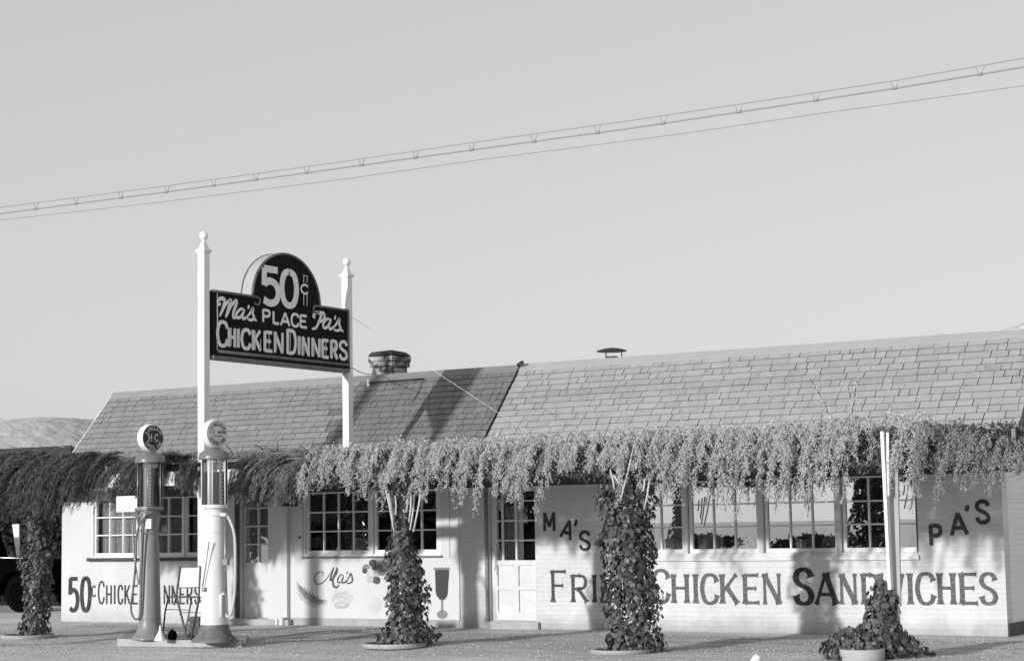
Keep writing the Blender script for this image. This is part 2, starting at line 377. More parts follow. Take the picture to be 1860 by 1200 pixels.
SCRIPT = {   # connected brush script
 'M': ['s .02,.30 .0,.62 .14,.92 .30,.84 .30,.5 .22,.02', 's .24,.1 .40,.60 .58,.98 .60,.6 .56,.06', 's .56,.12 .72,.62 .90,.98 .92,.6 .88,.16 .98,.02 1.12,.14'],
 'a': ['s .86,.86 .56,.98 .20,.66 .16,.22 .40,.04 .70,.3 .88,.86', 's .88,.9 .80,.40 .86,.08 1.04,.02 1.16,.16'],
 "'": ['s .6,1 .5,.6 .2,.1'],
 's': ['s -.1,.1 .30,.55 .56,1.02', 's .50,.92 .72,.50 .66,.14 .36,.0 .1,.12', ],
 'P': ['s .30,.86 .10,.78 .06,.60 .24,.58 .50,.84 .54,.5 .34,.04 .1,.02', 's .28,.78 .60,1.02 .98,.92 .98,.58 .70,.42 .50,.44'],
 '-': ['s -.3,.12 .3,.1 .8,.12 1.0,-.02'],
}
def ribbon(mb, pts, widths, mp, off):
    n = len(mb.v); m = len(pts)
    for i, p in enumerate(pts):
        d = pts[min(i + 1, m - 1)] - pts[max(i - 1, 0)]; d = d / (np.linalg.norm(d) + 1e-9); q = np.array([-d[1], d[0]])
        for s_ in (-1, 1): mb.v.append(tuple(mp(p + q * s_ * widths[i] / 2, off)))
    for i in range(m - 1): mb.f.append((n + 2 * i, n + 2 * i + 1, n + 2 * i + 3, n + 2 * i + 2)); mb.sm.append(False)
_oc = [0]
def glyph(mb, ch, O, U, V, N, wa, wb, flare=0.0, table=GL, base=.004):
    """O corner, U width vector, V height vector (world), N outward normal; wa/wb stroke widths in metres"""
    U = np.array(U, float); V = np.array(V, float); O = np.array(O, float); N = np.array(N, float)
    lu, lv = np.linalg.norm(U), np.linalg.norm(V); eu, ev = U / lu, V / lv
    for st in table[ch]:
        kind, rest = st.split(' ', 1)
        wd = wa if (kind[0] == 'a' or kind == 's') else wb
        pts = [np.array([float(c) for c in q.split(',')]) * (lu, lv) for q in rest.split()]
        closed = np.linalg.norm(pts[0] - pts[-1]) < 1e-6
        if kind[-1] == 's': pts = catmull(pts)
        else:
            a, b_ = pts; pts = [a + (b_ - a) * t for t in (0, .08, .16, .5, .84, .92, 1)]
        m = len(pts)
        if flare and not closed:
            ws = [wd * (1 + flare * max(0, 1 - min(i, m - 1 - i) / (2.2 if kind[-1] == 'l' else 3)) ** 1.5) for i in range(m)]
        elif kind == 's' and flare == 0 and table is SCRIPT: ws = [wd * (.45 + .55 * math.sin(math.pi * i / (m - 1)) ** .6) for i in range(m)]
        else: ws = [wd] * m
        if kind[-1] == 's' and table is GL and wb < wa:      # contrast: thinner at top and bottom of bowls
            for i in range(m):
                d = pts[min(i + 1, m - 1)] - pts[max(i - 1, 0)]; d = d / (np.linalg.norm(d) + 1e-9)
                ws[i] = ws[i] * (wb + (wa - wb) * abs(d[1])) / wa
        _oc[0] = (_oc[0] + 1) % 9
        off = base + _oc[0] * .0004
        ribbon(mb, pts, ws, lambda p, o_: O + eu * p[0] + ev * p[1] + N * o_, off)
def wall_glyph(mb, ch, x0, x1, yt, yb, wa, wb=None, flare=0.0, tilt=0.0, table=GL):
    a = at(x0, yb, y=0); b_ = at(x1, yb, y=0); t = at((x0 + x1) / 2, yt, y=0); a2 = at((x0 + x1) / 2, yb, y=0)
    W_ = b_[0] - a[0]; H_ = t[2] - a2[2]; c, s_ = math.cos(tilt), math.sin(tilt)
    cx, cz = (a[0] + b_[0]) / 2, a2[2] + H_ / 2
    U = np.array([c * W_, 0, s_ * W_]); V = np.array([-s_ * H_, 0, c * H_]); O = np.array([cx, 0, cz]) - U / 2 - V / 2
    glyph(mb, ch, O, U, V, (0, -1, 0), wa, wb or wa, flare, table)

# ------------------------------------------------------------------ the restaurant
XL, XR = -23.757, -7.269
ZW = 2.16
rest = thing('roadside_restaurant', 'long low white restaurant with shingled roof and painted lettering on its front wall', 'restaurant', ((XL + XR) / 2, 0, 0))
X_door0, X_mid0, X_brick0 = wx(427), wx(528), wx(835, py=1100)
def wall(x0, x1, ops, m, name, y0=0.0, y1=.22, z0=-.06, z1=ZW, **pr):
    mb = MB(); xs_ = x0
    for (a, b_, c, d) in sorted(ops):
        if a > xs_: mb.box(xs_, a, y0, y1, z0, z1)
        if c > z0: mb.box(a, b_, y0, y1, z0, c)
        if d < z1: mb.box(a, b_, y0, y1, d, z1)
        xs_ = b_
    if xs_ < x1: mb.box(xs_, x1, y0, y1, z0, z1)
    return mb.build(name, m, rest, **pr)

WIN = []   # (glass px left, right, cols, bottom z, top z, group)
zt = 2.05
def zpx(px, py): return wz(px, py)
zb_r = zpx(1300, 996.5); zb_m = zpx(615, 999); zb_l = zpx(250, 1003.5)
right = [(1125, 1238, 3), (1257, 1374, 3), (1395, 1516, 3), (1537, 1664, 3)]
midw = [(559, 667, 4), (683, 791, 4)]
leftw = [(172.5, 245, 3), (254, 328, 3), (338, 388, 2)]
opR = (wx(1112), wx(1668), zb_r - .10, zt + .03)
opM = (wx(553), wx(802), zb_m - .09, zt + .03)
opL = (wx(166), wx(394), zb_l - .08, zt + .03)
dR = (wx(890, py=1100), wx(974, py=1100), zpx(930, 1127), zt + .03)
dL = (wx(436, py=1100), wx(488, py=1100), zpx(460, 1122), zt + .03)
bw_ = wall(X_brick0, XR, [dR, opR], M['brick'], 'brick_wall')
mw = wall(X_mid0 + .0, X_brick0, [opM], M['board'], 'boarded_wall', y0=.004)
lw = wall(XL, X_mid0, [opL, dL], M['stucco'], 'stucco_wall')
# base course under the boarded bay
mb = MB(); mb.box(X_mid0, X_brick0 - .01, -.012, .0, -.06, .11); mb.build('base_course', M['concrete'], rest)
# cover battens and pilaster
mb = MB()
mb.box(X_brick0 - .02, X_brick0 + .012, -.02, -.001, .1, ZW - .02); mb.build('corner_batten', M['white2'], rest)
mb = MB(); mb.box(wx(501), wx(526), -.07, -.002, .04, ZW - .03); mb.build('pilaster', M['board'], rest)
for (xa, xb) in ((wx(489), wx(500)), (wx(421), wx(428))): mb = MB(); mb.box(xa, xb, -.03, -.002, .04, ZW - .03); mb.build('door_casing', M['board'], rest)
mb = MB(); mb.box(wx(883.5), wx(888.5), -.035, -.002, .08, ZW - .03); mb.build('drain_pipe', M['wood'], rest)
for (xa, xb) in ((wx(535), wx(551)), (wx(804), wx(818))): mb = MB(); mb.box(xa, xb, -.012, .002, zb_m - .14, ZW - .03); mb.build('window_casing', M['board'], rest)
# other walls, floor, ceiling
DEP = 3.0
mb = MB(); mb.box(XL, XL + .2, .22, DEP, -.06, ZW)
for (za, zc, f0, f1) in ((ZW, 4.0, 0, 1),):
    pass
mb.build('end_wall', M['stucco'], rest)
mb = MB(); mb.box(XR - .2, XR - .0, .22, DEP, .16, ZW); mb.build('end_wall', add_brick(mat('whitewashed_end_brick', .8, .8, .05, 1.1)), rest)
mb = MB(); mb.box(XR - .2, XR + .02, .003, DEP, -.06, .158); mb.build('end_base_course', M['dark'], rest)
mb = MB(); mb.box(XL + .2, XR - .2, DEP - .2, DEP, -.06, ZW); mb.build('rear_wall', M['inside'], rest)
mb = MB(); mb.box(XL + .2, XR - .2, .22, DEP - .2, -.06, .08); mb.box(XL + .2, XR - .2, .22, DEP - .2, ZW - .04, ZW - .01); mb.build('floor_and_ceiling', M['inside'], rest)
# gables
def roofz(y): return 3.985 - abs(y - 1.46) * 1.085
for xa, xb, nm in ((XL + .02, XL + .18, 'gable'), (XR - .18, XR - .02, 'gable')):
    mb = MB(); n0 = len(mb.v)
    tri = [(0.0, ZW), (2.92, ZW), (2.92, roofz(2.92) - .04), (1.46, roofz(1.46) - .06), (0.0, roofz(0) - .04)]
    for x in (xa, xb):
        for (y, z) in tri: mb.v.append((x, y + .02, z))
    k = len(tri); mb.f.append(tuple(range(k))); mb.f.append(tuple(range(2 * k - 1, k - 1, -1))); mb.sm += [False, False]
    for i in range(k): mb.f.append((i, (i + 1) % k, k + (i + 1) % k, k + i)); mb.sm.append(False)
    mb.build(nm, M['white2'], rest)

# windows ------------------------------------------------------------
def sash(px0, px1, cols, z0, z1, rows=3, yf=.03, fr=.045, py=1000, mullion=True, mat_=None):
    x0, x1 = wx(px0, py=py), wx(px1, py=py); mb = MB()
    yb_ = yf + .035
    mb.box(x0 - fr, x0, yf, yb_, z0 - fr * 1.3, z1 + fr); mb.box(x1, x1 + fr, yf, yb_, z0 - fr * 1.3, z1 + fr)
    mb.box(x0, x1, yf, yb_, z0 - fr * 1.3, z0); mb.box(x0, x1, yf, yb_, z1, z1 + fr)
    t = .011
    for i in range(1, cols):
        x = x0 + (x1 - x0) * i / cols; mb.box(x - t, x + t, yf + .004, yf + .026, z0, z1)
    for j in range(1, rows):
        z = z0 + (z1 - z0) * j / rows
        for i in range(cols):
            a = x0 + (x1 - x0) * i / cols + (t if i else 0); b_ = x0 + (x1 - x0) * (i + 1) / cols - (t if i < cols - 1 else 0)
            mb.box(a, b_, yf + .006, yf + .024, z - t, z + t)
    o = mb.build('window', mat_ or M['white'], rest)
    g = MB(); g.face([(x0, yf + .028, z0), (x1, yf + .028, z0), (x1, yf + .028, z1), (x0, yf + .028, z1)]); g.build('pane', M['glass'], o)
    return o, x0, x1
def curtain(o, x0, x1, z0, z1, y=.16, m=None, waves=9, amp=.02, shape=lambda t, s: (s, t)):
    mb = MB(); nu, nv = waves * 8, 10
    for j in range(nv + 1):
        for i in range(nu + 1):
            s_, t = i / nu, j / nv; s2, t2 = shape(t, s_)
            mb.v.append((x0 + (x1 - x0) * s2, y + amp * math.sin(s_ * waves * 2 * math.pi + .6 * math.sin(t * 3)), z0 + (z1 - z0) * t2))
    for j in range(nv):
        for i in range(nu): a = j * (nu + 1) + i; mb.f.append((a, a + 1, a + nu + 2, a + nu + 1)); mb.sm.append(True)
    mb.build('curtain', m or M['curtain'], o)
def tie_l(t, s): return (s * (1 - .62 * math.sin(min(1, (1 - t) * 1.25) * math.pi / 2) ** 2), t)
for i, (a, b_, c) in enumerate(right):
    o, x0, x1 = sash(a, b_, c, zb_r, zt)
    W_ = x1 - x0
    if i == 0: curtain(o, x0, x1 + .02, zb_r, zt, waves=9, shape=lambda t, s: (s * 1.0 + .12 * (1 - t) * (1 - s), t))
    if i == 1: curtain(o, x0, x0 + .42 * W_, zb_r, zt, waves=5); curtain(o, x0 + .62 * W_, x0 + .98 * W_, zb_r, zb_r + .26, waves=5, shape=lambda t, s: (s * (1 - .6 * t), t))
    if i == 2: curtain(o, x0 + .7 * W_, x1, zb_r, zb_r + .36, waves=4, shape=lambda t, s: (1 - (1 - s) * (1 - .62 * t), t)); curtain(o, x0 + .34 * W_, x0 + .62 * W_, zb_r, zb_r + .12, waves=4)
    if i == 3: curtain(o, x0 + .52 * W_, x0 + .84 * W_, zb_r, zt, waves=6)
# posts between the right-hand windows, sill and head
mb = MB(); edges = []
for i in range(3):
    p0, p1 = right[i][1], right[i + 1][0]
    xa, xb = wx(p0) + .045, wx(p1) - .045; mb = MB(); mb.box(xa + .002, xb - .002, -.02, .075, zb_r - .06, zt + .03); mb.build('window_post', M['white2'], rest)
for (xa, xb) in ((opR[0], wx(1125) - .047), (wx(1664) + .047, opR[1])): mb = MB(); mb.box(xa, xb, .0, .075, zb_r - .06, zt + .03); mb.build('window_post', M['white2'], rest)
mb = MB(); mb.box(opR[0] + .0, opR[1], -.012, .074, opR[2], zb_r - .06); mb.box(opR[0] - .05, opR[1] + .03, -.05, -.003, opR[2] - .06, opR[2] + .005); mb.build('window_sill', M['white2'], rest)
mb = MB(); mb.box(opR[0] - .08, opR[1] + .08, -.03, -.003, zt + .02, ZW - .005); mb.build('window_head', M['sill'], rest)  # dark colour stands in for the shade over the window tops
for i, (a, b_, c) in enumerate(midw):
    o, x0, x1 = sash(a, b_, c, zb_m, zt)
    # a pale lampshade / box seen low behind the glass
xa, xb = wx(667) + .045, wx(683) - .045
mb = MB(); mb.box(xa, xb, -.01, .07, zb_m - .06, zt + .03); mb.box(opM[0], wx(559) - .047, 0, .07, zb_m - .06, zt + .03); mb.box(wx(791) + .047, opM[1], 0, .07, zb_m - .06, zt + .03)
mb.box(opM[0], opM[1], -.01, .07, opM[2], zb_m - .06); mb.build('window_frame', M['white'], rest)
mb = MB(); mb.box(wx(550), wx(806), -.05, -.004, opM[2] - .025, opM[2] - .003); mb.build('window_sill', M['wood'], rest)
for i, (a, b_, c) in enumerate(leftw):
    o, x0, x1 = sash(a, b_, c, zb_l, zt)
    curtain(o, x0, x1, zb_l, zt, m=M['sheer'], waves=9, amp=.012)
mb = MB(); mb.box(opL[0], wx(172.5) - .047, 0, .07, zb_l - .06, zt + .03); mb.box(wx(388) + .047, opL[1], 0, .07, zb_l - .06, zt + .03)
for p0, p1 in ((245, 254), (328, 338)):
    xa, xb = wx(p0) + .045, wx(p1) - .045
    if xb - xa < .01: xa, xb = (xa + xb) / 2 - .012, (xa + xb) / 2 + .012
    mb.box(xa, xb, -.008, .029, zb_l - .06, zt + .03)
mb.box(opL[0], opL[1], -.01, .074, opL[2], zb_l - .06); mb.build('window_frame', M['white'], rest)
mb = MB(); mb.box(opL[0] - .06, opL[1] + .03, -.06, -.004, opL[2] - .055, opL[2]); mb.build('window_sill', M['sill'], rest)

# things on the inside ledge of the middle windows
def lampthing(px, label):
    c = at(px, 985, y=.30); o = thing('table_lamp', label, 'lamp', (c[0], .30, .7))
    mb = MB(); mb.lathe([(.08, 1.36), (.12, 1.2), None, (.10, 1.2)], (c[0], .3, 0), 20); mb.build('lamp_shade', M['white2'], o)
    mb = MB(); mb.lathe([(.001, 1.19), (.05, 1.1), (.035, .85), (.07, .7), (0.001, .7)], (c[0], .3, 0), 16); mb.build('lamp_base', M['wood'], o)
lampthing(577, 'small pale table lamp behind the lower left pane of the middle windows')
c = at(655, 985, y=.25)
mb = MB(); mb.box(c[0] - .12, c[0] + .06, .25, .4, .72, 1.34); mb.box(c[0] + .063, c[0] + .12, .27, .38, .72, 1.28)
bx = mb.build('menu_box', M['white2']); bx['label'] = 'pale upright box behind the glass beside the window post over the fruit painting'; bx['category'] = 'box'
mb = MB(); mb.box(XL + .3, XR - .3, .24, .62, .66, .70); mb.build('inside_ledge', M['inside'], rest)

# doors --------------------------------------------------------------
def door(name, op, px, panes, zglass, rows, lower, label, m, yf=.10, rh=.29):
    x0, x1, z0, z1 = op; mb = MB(); t = .05
    gx0, gx1 = wx(panes[0], py=1000), wx(panes[1], py=1000)
    mb.box(x0 + .01, gx0, yf, yf + .04, z0, z1 - .01); mb.box(gx1, x1 - .01, yf, yf + .04, z0, z1 - .01)
    zt_ = z1 - .08
    mb.box(gx0, gx1, yf, yf + .04, zt_, z1 - .01)
    xm = (gx0 + gx1) / 2
    mb.box(xm - .014, xm + .014, yf + .004, yf + .03, zglass, zt_)
    for j in range(1, rows):
        z = zglass + rh * j
        mb.box(gx0, xm - .014, yf + .004, yf + .03, z - .012, z + .012); mb.box(xm + .014, gx1, yf + .004, yf + .03, z - .012, z + .012)
    for (za, zc) in lower['rails']: mb.box(gx0, gx1, yf, yf + .04, za, zc)
    if lower.get('stile'): 
        rs = lower['rails']
        for k in range(len(rs) - 1): mb.box(xm - .03, xm + .03, yf, yf + .04, rs[k][1], rs[k + 1][0])
    o = mb.build(name, m, rest, label=label)
    g = MB(); g.face([(gx0, yf + .032, zglass), (gx1, yf + .032, zglass), (gx1, yf + .032, zt_), (gx0, yf + .032, zt_)]); g.build('pane', M['glass'], o)
    g = MB(); g.box(gx0, gx1, yf + .028, yf + .036, z0 + .02, zglass - .001); g.build('panel', m, o)
    return o
zr = lambda py: wz(930, py)
dr = door('screen_door', dR, None, (899, 969), zr(1017), 4,
          dict(rails=[(dR[2] + .005, zr(1111)), (zr(1071), zr(1064)), (zr(1026), zr(1017))], stile=True), 'white door with four lower panels and small panes above', M['white2'], yf=.06)
mb = MB(); mb.box(wx(908.5), wx(913), .055, .062, zr(1017), zt - .04); mb.build('stile', M['white2'], dr)
mb = MB(); xx = wx(896.5); mb.box(xx - .03, xx + .03, .035, .058, zr(1043), zr(988)); mb.tube([(xx, .03, zr(1036)), (xx + .012, -.0, zr(1030)), (xx + .012, -.0, zr(1002)), (xx, .03, zr(996))], .007); mb.build('handle', M['white'], dr)
zl = lambda py: wz(460, py)
dl = door('entrance_door', dL, None, (439, 486), zl(1021), 4, dict(rails=[(dL[2] + .005, zl(1092)), (zl(1072) , zl(1021))]), 'plain white door with a solid lower half and small panes above', M['board'], yf=.09)
curtain(dl, wx(438), wx(487), zl(1021), 1.97, y=.17, m=M['sheer'], waves=6, amp=.01)
mb = MB(); mb.box(wx(428.5), wx(435.5), -.012, .09, dL[2], zt); mb.build('door_jamb', M['sill'], rest)
for (xa, xb, ya, zz) in ((wx(424), wx(532), -.12, dL[2]), (wx(884), wx(980), -.07, dR[2])): mb = MB(); mb.box(xa, xb, ya, -.01, -.06, zz - .01); mb.build('door_step', M['concrete'], rest)
mb = MB(); mb.lathe([(.045, .0), (.045, .12), None, (.001, .12)], (wx(521), -.13, 0), 14); mb.box(wx(514), wx(517), -.2, -.17, 0, .11); mb.build('pipe_stub', M['white2'], rest)
# dark metal box hanging under the eave beside the pilaster
c0 = at(511, 917, y=-.25); c1 = at(532, 872, y=-.25)
mb = MB(); mb.box(c0[0], c1[0], -.32, -.14, c0[2], c1[2]); mb.box(c0[0] - .01, c1[0] + .01, -.33, -.13, c0[2] - .02, c0[2] - .001); mb.build('meter_box', M['dark'], rest)
mb = MB(); mb.lathe([(.02, 0), (.02, .012), None, (.001, .012)], (0, 0, 0), 12, M=Matrix.Rotation(math.pi / 2, 3, 'X')); 
for i, v in enumerate(mb.v): mb.v[i] = (v[0] + wx(545.5), v[1] - .013, v[2] + wz(545, 975))
mb.build('switch_knob', M['dark'], rest)

# roof ----------------------------------------------------------------
RX0, RX1 = XL - .2, XR + .2
EY = -.20
ez = roofz(EY)
slope = math.hypot(1.46 - EY, roofz(1.46) - ez); sy, sz = (1.46 - EY) / slope, (roofz(1.46) - ez) / slope
def rp(x, s_, h=0.0): return (x, EY + sy * s_ - sz * h, ez + sz * s_ + sy * h)   # s up the slope, h off it
rf = MB()
for x0, x1, nm in ((RX0, RX1, 0),):
    pts = [(EY, ez), (1.46, roofz(1.46)), (3.22, ez)]
    n0 = len(rf.v)
    for x in (x0, x1):
        for (y, z) in pts: rf.v.append((x, y, z))
        for (y, z) in reversed(pts): rf.v.append((x, y, z - .06))
    k = 6
    rf.f += [tuple(range(k))[::-1], tuple(range(k, 2 * k))]; rf.sm += [False, False]
    for i in range(k): rf.f.append((i, (i + 1) % k, k + (i + 1) % k, k + i)); rf.sm.append(False)
roof = rf.build('roof', M['tar'], rest)
def shingles(name, x0f, x1f, m, h0=.006, wmin=.10, wmax=.32, exp_=.131, seed=1, fine=0):
    r = random.Random(seed); mb = MB(); s_ = 0.0; row = 0
    while s_ < slope - .05:
        top = min(s_ + exp_ - .011, slope - .03); xa, xb = x0f(s_, row), x1f(s_, row); x = xa
        while x < xb - .02:
            wd = r.uniform(wmin, wmax) if r.random() > .12 else r.uniform(wmax, wmax * 1.35)
            x2 = min(x + wd, xb); 
            if xb - x2 < .05: x2 = xb
            gp = r.choice((.004, .007, .009, .012)); dz = r.uniform(-.003, .004); lo = s_ + r.uniform(-.003, .003)
            hb, ht = h0 + .010 + r.uniform(0, .003), h0 + .004
            A = [rp(x + gp / 2, lo + dz, hb), rp(x2 - gp / 2, lo, hb), rp(x2 - gp / 2, top, ht), rp(x + gp / 2, top, ht)]
            B = [rp(x + gp / 2, lo + dz, .001), rp(x2 - gp / 2, lo, .001)]
            n0 = len(mb.v); mb.v += A + B
            mb.f += [(n0, n0 + 1, n0 + 2, n0 + 3), (n0 + 4, n0 + 5, n0 + 1, n0)]; mb.sm += [False, False]
            x = x2
        s_ += exp_; row += 1
    return mb.build(name, m, roof)
def shinglemat(name, lo, hi):
    m = leafmat(name, lo, hi, 0.0, .85); n = m.node_tree; b = n.nodes['Principled BSDF']
    tc = n.nodes.new('ShaderNodeTexCoord'); t = n.nodes.new('ShaderNodeTexNoise'); t.inputs['Scale'].default_value = 7; t.inputs['Detail'].default_value = 7
    t.inputs['Roughness'].default_value = .7
    n.links.new(tc.outputs['Object'], t.inputs['Vector']); mr = n.nodes.new('ShaderNodeMapRange'); mr.inputs[1].default_value = .3; mr.inputs[2].default_value = .7; mr.inputs[3].default_value = .86; mr.inputs[4].default_value = 1.08
    n.links.new(t.outputs[0], mr.inputs[0]); old = b.inputs['Base Color'].links[0].from_socket
    mx = n.nodes.new('ShaderNodeMix'); mx.data_type = 'RGBA'; mx.blend_type = 'MULTIPLY'; mx.inputs[0].default_value = 1
    n.links.new(old, mx.inputs[6]); n.links.new(mr.outputs[0], mx.inputs[7]); n.links.new(mx.outputs[2], b.inputs['Base Color']); return m
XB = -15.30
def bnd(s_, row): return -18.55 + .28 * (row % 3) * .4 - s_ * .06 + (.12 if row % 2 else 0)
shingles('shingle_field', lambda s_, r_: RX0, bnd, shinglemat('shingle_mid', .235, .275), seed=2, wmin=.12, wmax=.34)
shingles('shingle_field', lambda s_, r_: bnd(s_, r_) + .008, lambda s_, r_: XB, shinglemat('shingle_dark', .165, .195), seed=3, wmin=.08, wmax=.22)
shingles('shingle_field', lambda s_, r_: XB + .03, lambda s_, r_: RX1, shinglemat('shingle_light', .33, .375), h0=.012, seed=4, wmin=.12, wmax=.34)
def ridge(x0, x1, m, h, dark=False):
    mb = MB(); n0 = 0
    for (x0_, x1_) in ((x0, x1),):
        a, t = .115, .018
        sec = [rp(0, slope - a, .022 + h)[1:], (1.46, roofz(1.46) + .035 + h), (2.92 - rp(0, slope - a, .022 + h)[1], rp(0, slope - a, .022 + h)[2])]
        sec += [(sec[2][0], sec[2][1] - .03), (1.46, sec[1][1] - .03), (sec[0][0], sec[0][1] - .03)]
        for x in (x0_, x1_):
            for (y, z) in sec: mb.v.append((x, y, z))
        k = 6; mb.f += [tuple(range(k))[::-1], tuple(range(k, 12))]; mb.sm += [False, False]
        for i in range(k): mb.f.append((i, (i + 1) % k, k + (i + 1) % k, k + i)); mb.sm.append(False)
    mb.build('ridge_cap', m, roof)
ridge(RX0, -18.66, mat('ridge_felt_mid', .29, .8, .06, 3), 0); ridge(-18.655, XB - .01, mat('ridge_felt_dark', .21, .8, .06, 3), -.006); ridge(XB, RX1, mat('ridge_felt_light', .36, .8, .06, 3), .004)
# raised verge where the two roofs meet, and outer verges
mb = MB()
a = rp(XB + .01, .0, .02); c = rp(XB + .01, slope - .02, .02); mb.beam(a, c, .022, .04); mb.build('verge_strip', M['dark'], roof)
c = rp(XB, slope, .05); mb = MB(); mb.beam((c[0], c[1] - .05, c[2] - .02), (c[0] + .13, c[1] - .1, c[2] + .02), .03, .05); mb.build('ridge_end_block', M['dark'], roof)
for x in (RX0 - .012, RX1 + .012):
    mb = MB(); mb.beam(rp(x, -.02, -.03), rp(x, slope - .05, -.03), .02, .09); mb.build('verge_board', M['white2'] if x < -15 else M['sill'], roof)
mb = MB(); mb.box(RX0, RX1, EY - .02, EY - .002, ez - .12, ez - .0); mb.build('fascia', M['sill'], roof)  # darkened to put the shade at the wall top into its colour
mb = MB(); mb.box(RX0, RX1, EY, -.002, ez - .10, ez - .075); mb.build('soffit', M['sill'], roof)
# chimney
cy0, cy1 = 1.62, 2.08; cx = at(693, 650, y=1.62)[0]
mb = MB(); hw = .20
for k in range(6):
    z0 = 3.82 + k * .085; e = (0, 0, .0, 0, .03, .045)[k] + rnd.uniform(-.004, .004); mb.box(cx - hw - e, cx + hw + e, cy0 - e, cy1 + e, z0, z0 + .08)
mb.box(cx - hw + .004, cx + hw - .004, cy0 + .006, cy1 - .006, 3.7, 4.34)
ch = mb.build('chimney', add_brick(mat('limewashed_chimney_brick', .10, .95, 0, 5, g2=.46, sharp=(.45, .56)), .2, .085, .01, .5), roof)
mb = MB()
pts = []
for (x, y) in ((cx - hw, cy0), (cx + hw, cy0), (cx + hw, cy1), (cx - hw, cy1)): pts.append((x, y))
n0 = 0
for (e, z) in ((.05, 4.335), (.03, 4.37), (.0, 4.41)):
    for i, (x, y) in enumerate(pts): mb.v.append((x + e * (1 if x > cx else -1), y + e * (1 if y > 1.8 else -1), z + (.012 if i % 2 else 0)))
for k in range(2):
    for i in range(4): mb.f.append((k * 4 + i, k * 4 + (i + 1) % 4, k * 4 + 4 + (i + 1) % 4, k * 4 + 4 + i)); mb.sm.append(False)
mb.f.append((8, 9, 10, 11)); mb.sm.append(False); mb.build('chimney_crown', M['brickdark'], roof)
# vent hood
vc = at(1111, 637, y=1.9)
mb = MB(); mb.lathe([(.235, 0), None, (.235, .014), (.12, .045), (.001, .06)], (vc[0], 1.9, vc[2] - .01), 28); mb.lathe([(.001, .0), (.235, 0)], (vc[0], 1.9, vc[2] - .01), 28)
for t in (0.6, 2.7, 4.6): mb.beam((vc[0] + .16 * math.cos(t), 1.9 + .16 * math.sin(t), vc[2] - .01), (vc[0] + .1 * math.cos(t), 1.9 + .1 * math.sin(t), 3.5), .012, .012)
mb.lathe([(.10, 3.4), (.10, vc[2] - .09), None, (.085, vc[2] - .09)], (vc[0], 1.9, 0), 20)
mb.build('vent_hood', M['dark'], roof)
# electric conduit along the ridge
a = at(663, 676, y=1.2); b_ = at(770, 673, y=1.3)
mb = MB(); z_ = roofz(1.3) + .06
mb.tube([(a[0], 1.29, z_), (b_[0], 1.29, z_ + .005)], .013); mb.build('conduit', M['dark'], roof)
mb = MB(); mb.tube([(b_[0], 1.29, z_), (b_[0] + .01, 1.1, roofz(1.1) + .03), (b_[0] + .0, .95, roofz(.95) + .03)], .005); mb.build('conduit_drop', M['dark'], roof)
mb = MB(); mb.box(a[0] - .02, a[0] + .02, 1.28, 1.32, roofz(1.3), roofz(1.3) + .12); mb.build('insulator', M['white'], roof)

# painted lettering -----------------------------------------------------
def letters(spec, m, name, parent, wa, wb, flare):
    mb = MB()
    for s_ in spec:
        ch, x0, x1, yt, yb = s_[:5]; tilt = s_[5] if len(s_) > 5 else 0
        wall_glyph(mb, ch, x0, x1, yt, yb, wa, wb, flare, tilt)
    mb.build(name, m, parent)
letters([('F', 1001, 1030, 1035, 1093), ('R', 1037, 1070, 1043, 1093), ('I', 1074, 1087, 1043, 1093), ('E', 1092, 1118, 1043, 1094), ('D', 1123, 1156, 1043, 1094)],
        M['let_mid'], 'lettering', bw_, .052, .036, .9)
letters([('C', 1183, 1218, 1034, 1095), ('H', 1220, 1253, 1042, 1094.5), ('I', 1258, 1271, 1042, 1095), ('C', 1273, 1306, 1042, 1096), ('K', 1308, 1344, 1042, 1095.5), ('E', 1350, 1381, 1042, 1096), ('N', 1385, 1421, 1041, 1097),
         ('N', 1525, 1559, 1041, 1097), ('D', 1565, 1602, 1041, 1097), ('W', 1598, 1643, 1041, 1097), ('I', 1648, 1661, 1040.5, 1097), ('C', 1664, 1700, 1040, 1097), ('H', 1704, 1737, 1040, 1097), ('E', 1744, 1778, 1040, 1097), ('S', 1780, 1814, 1040, 1097)],
        M['let_faded'], 'lettering', bw_, .064, .042, .7)
letters([('S', 1442, 1480, 1032, 1097)], M['let_dark'], 'lettering', bw_, .088, .05, .6); letters([('A', 1480, 1523, 1040, 1097)], M['let_dark'], 'lettering', bw_, .075, .045, .7)
letters([('M', 987, 1009.5, 930, 964), ('A', 1020, 1042.5, 944, 978, -.30), ("'", 1042, 1050, 942, 956), ('S', 1052, 1074, 964.5, 998)], M['let_dark'], 'lettering', bw_, .045, .045, 0)
letters([('P', 1688, 1713, 952, 990), ('A', 1725, 1759, 931, 971, .06), ("'", 1752, 1761, 916, 929), ('S', 1772, 1800, 909, 949)], M['let_mid'], 'lettering', bw_, .055, .055, 0)
letters([('5', 124, 143.5, 1046, 1110)], M['let_dark'], 'lettering', lw, .085, .07, 0); letters([('0', 146, 166, 1046, 1110)], M['let_dark'], 'lettering', lw, .085, .07, 0)
letters([('c', 166.5, 174.5, 1062, 1084)], M['let_dark'], 'lettering', lw, .028, .02, 0)
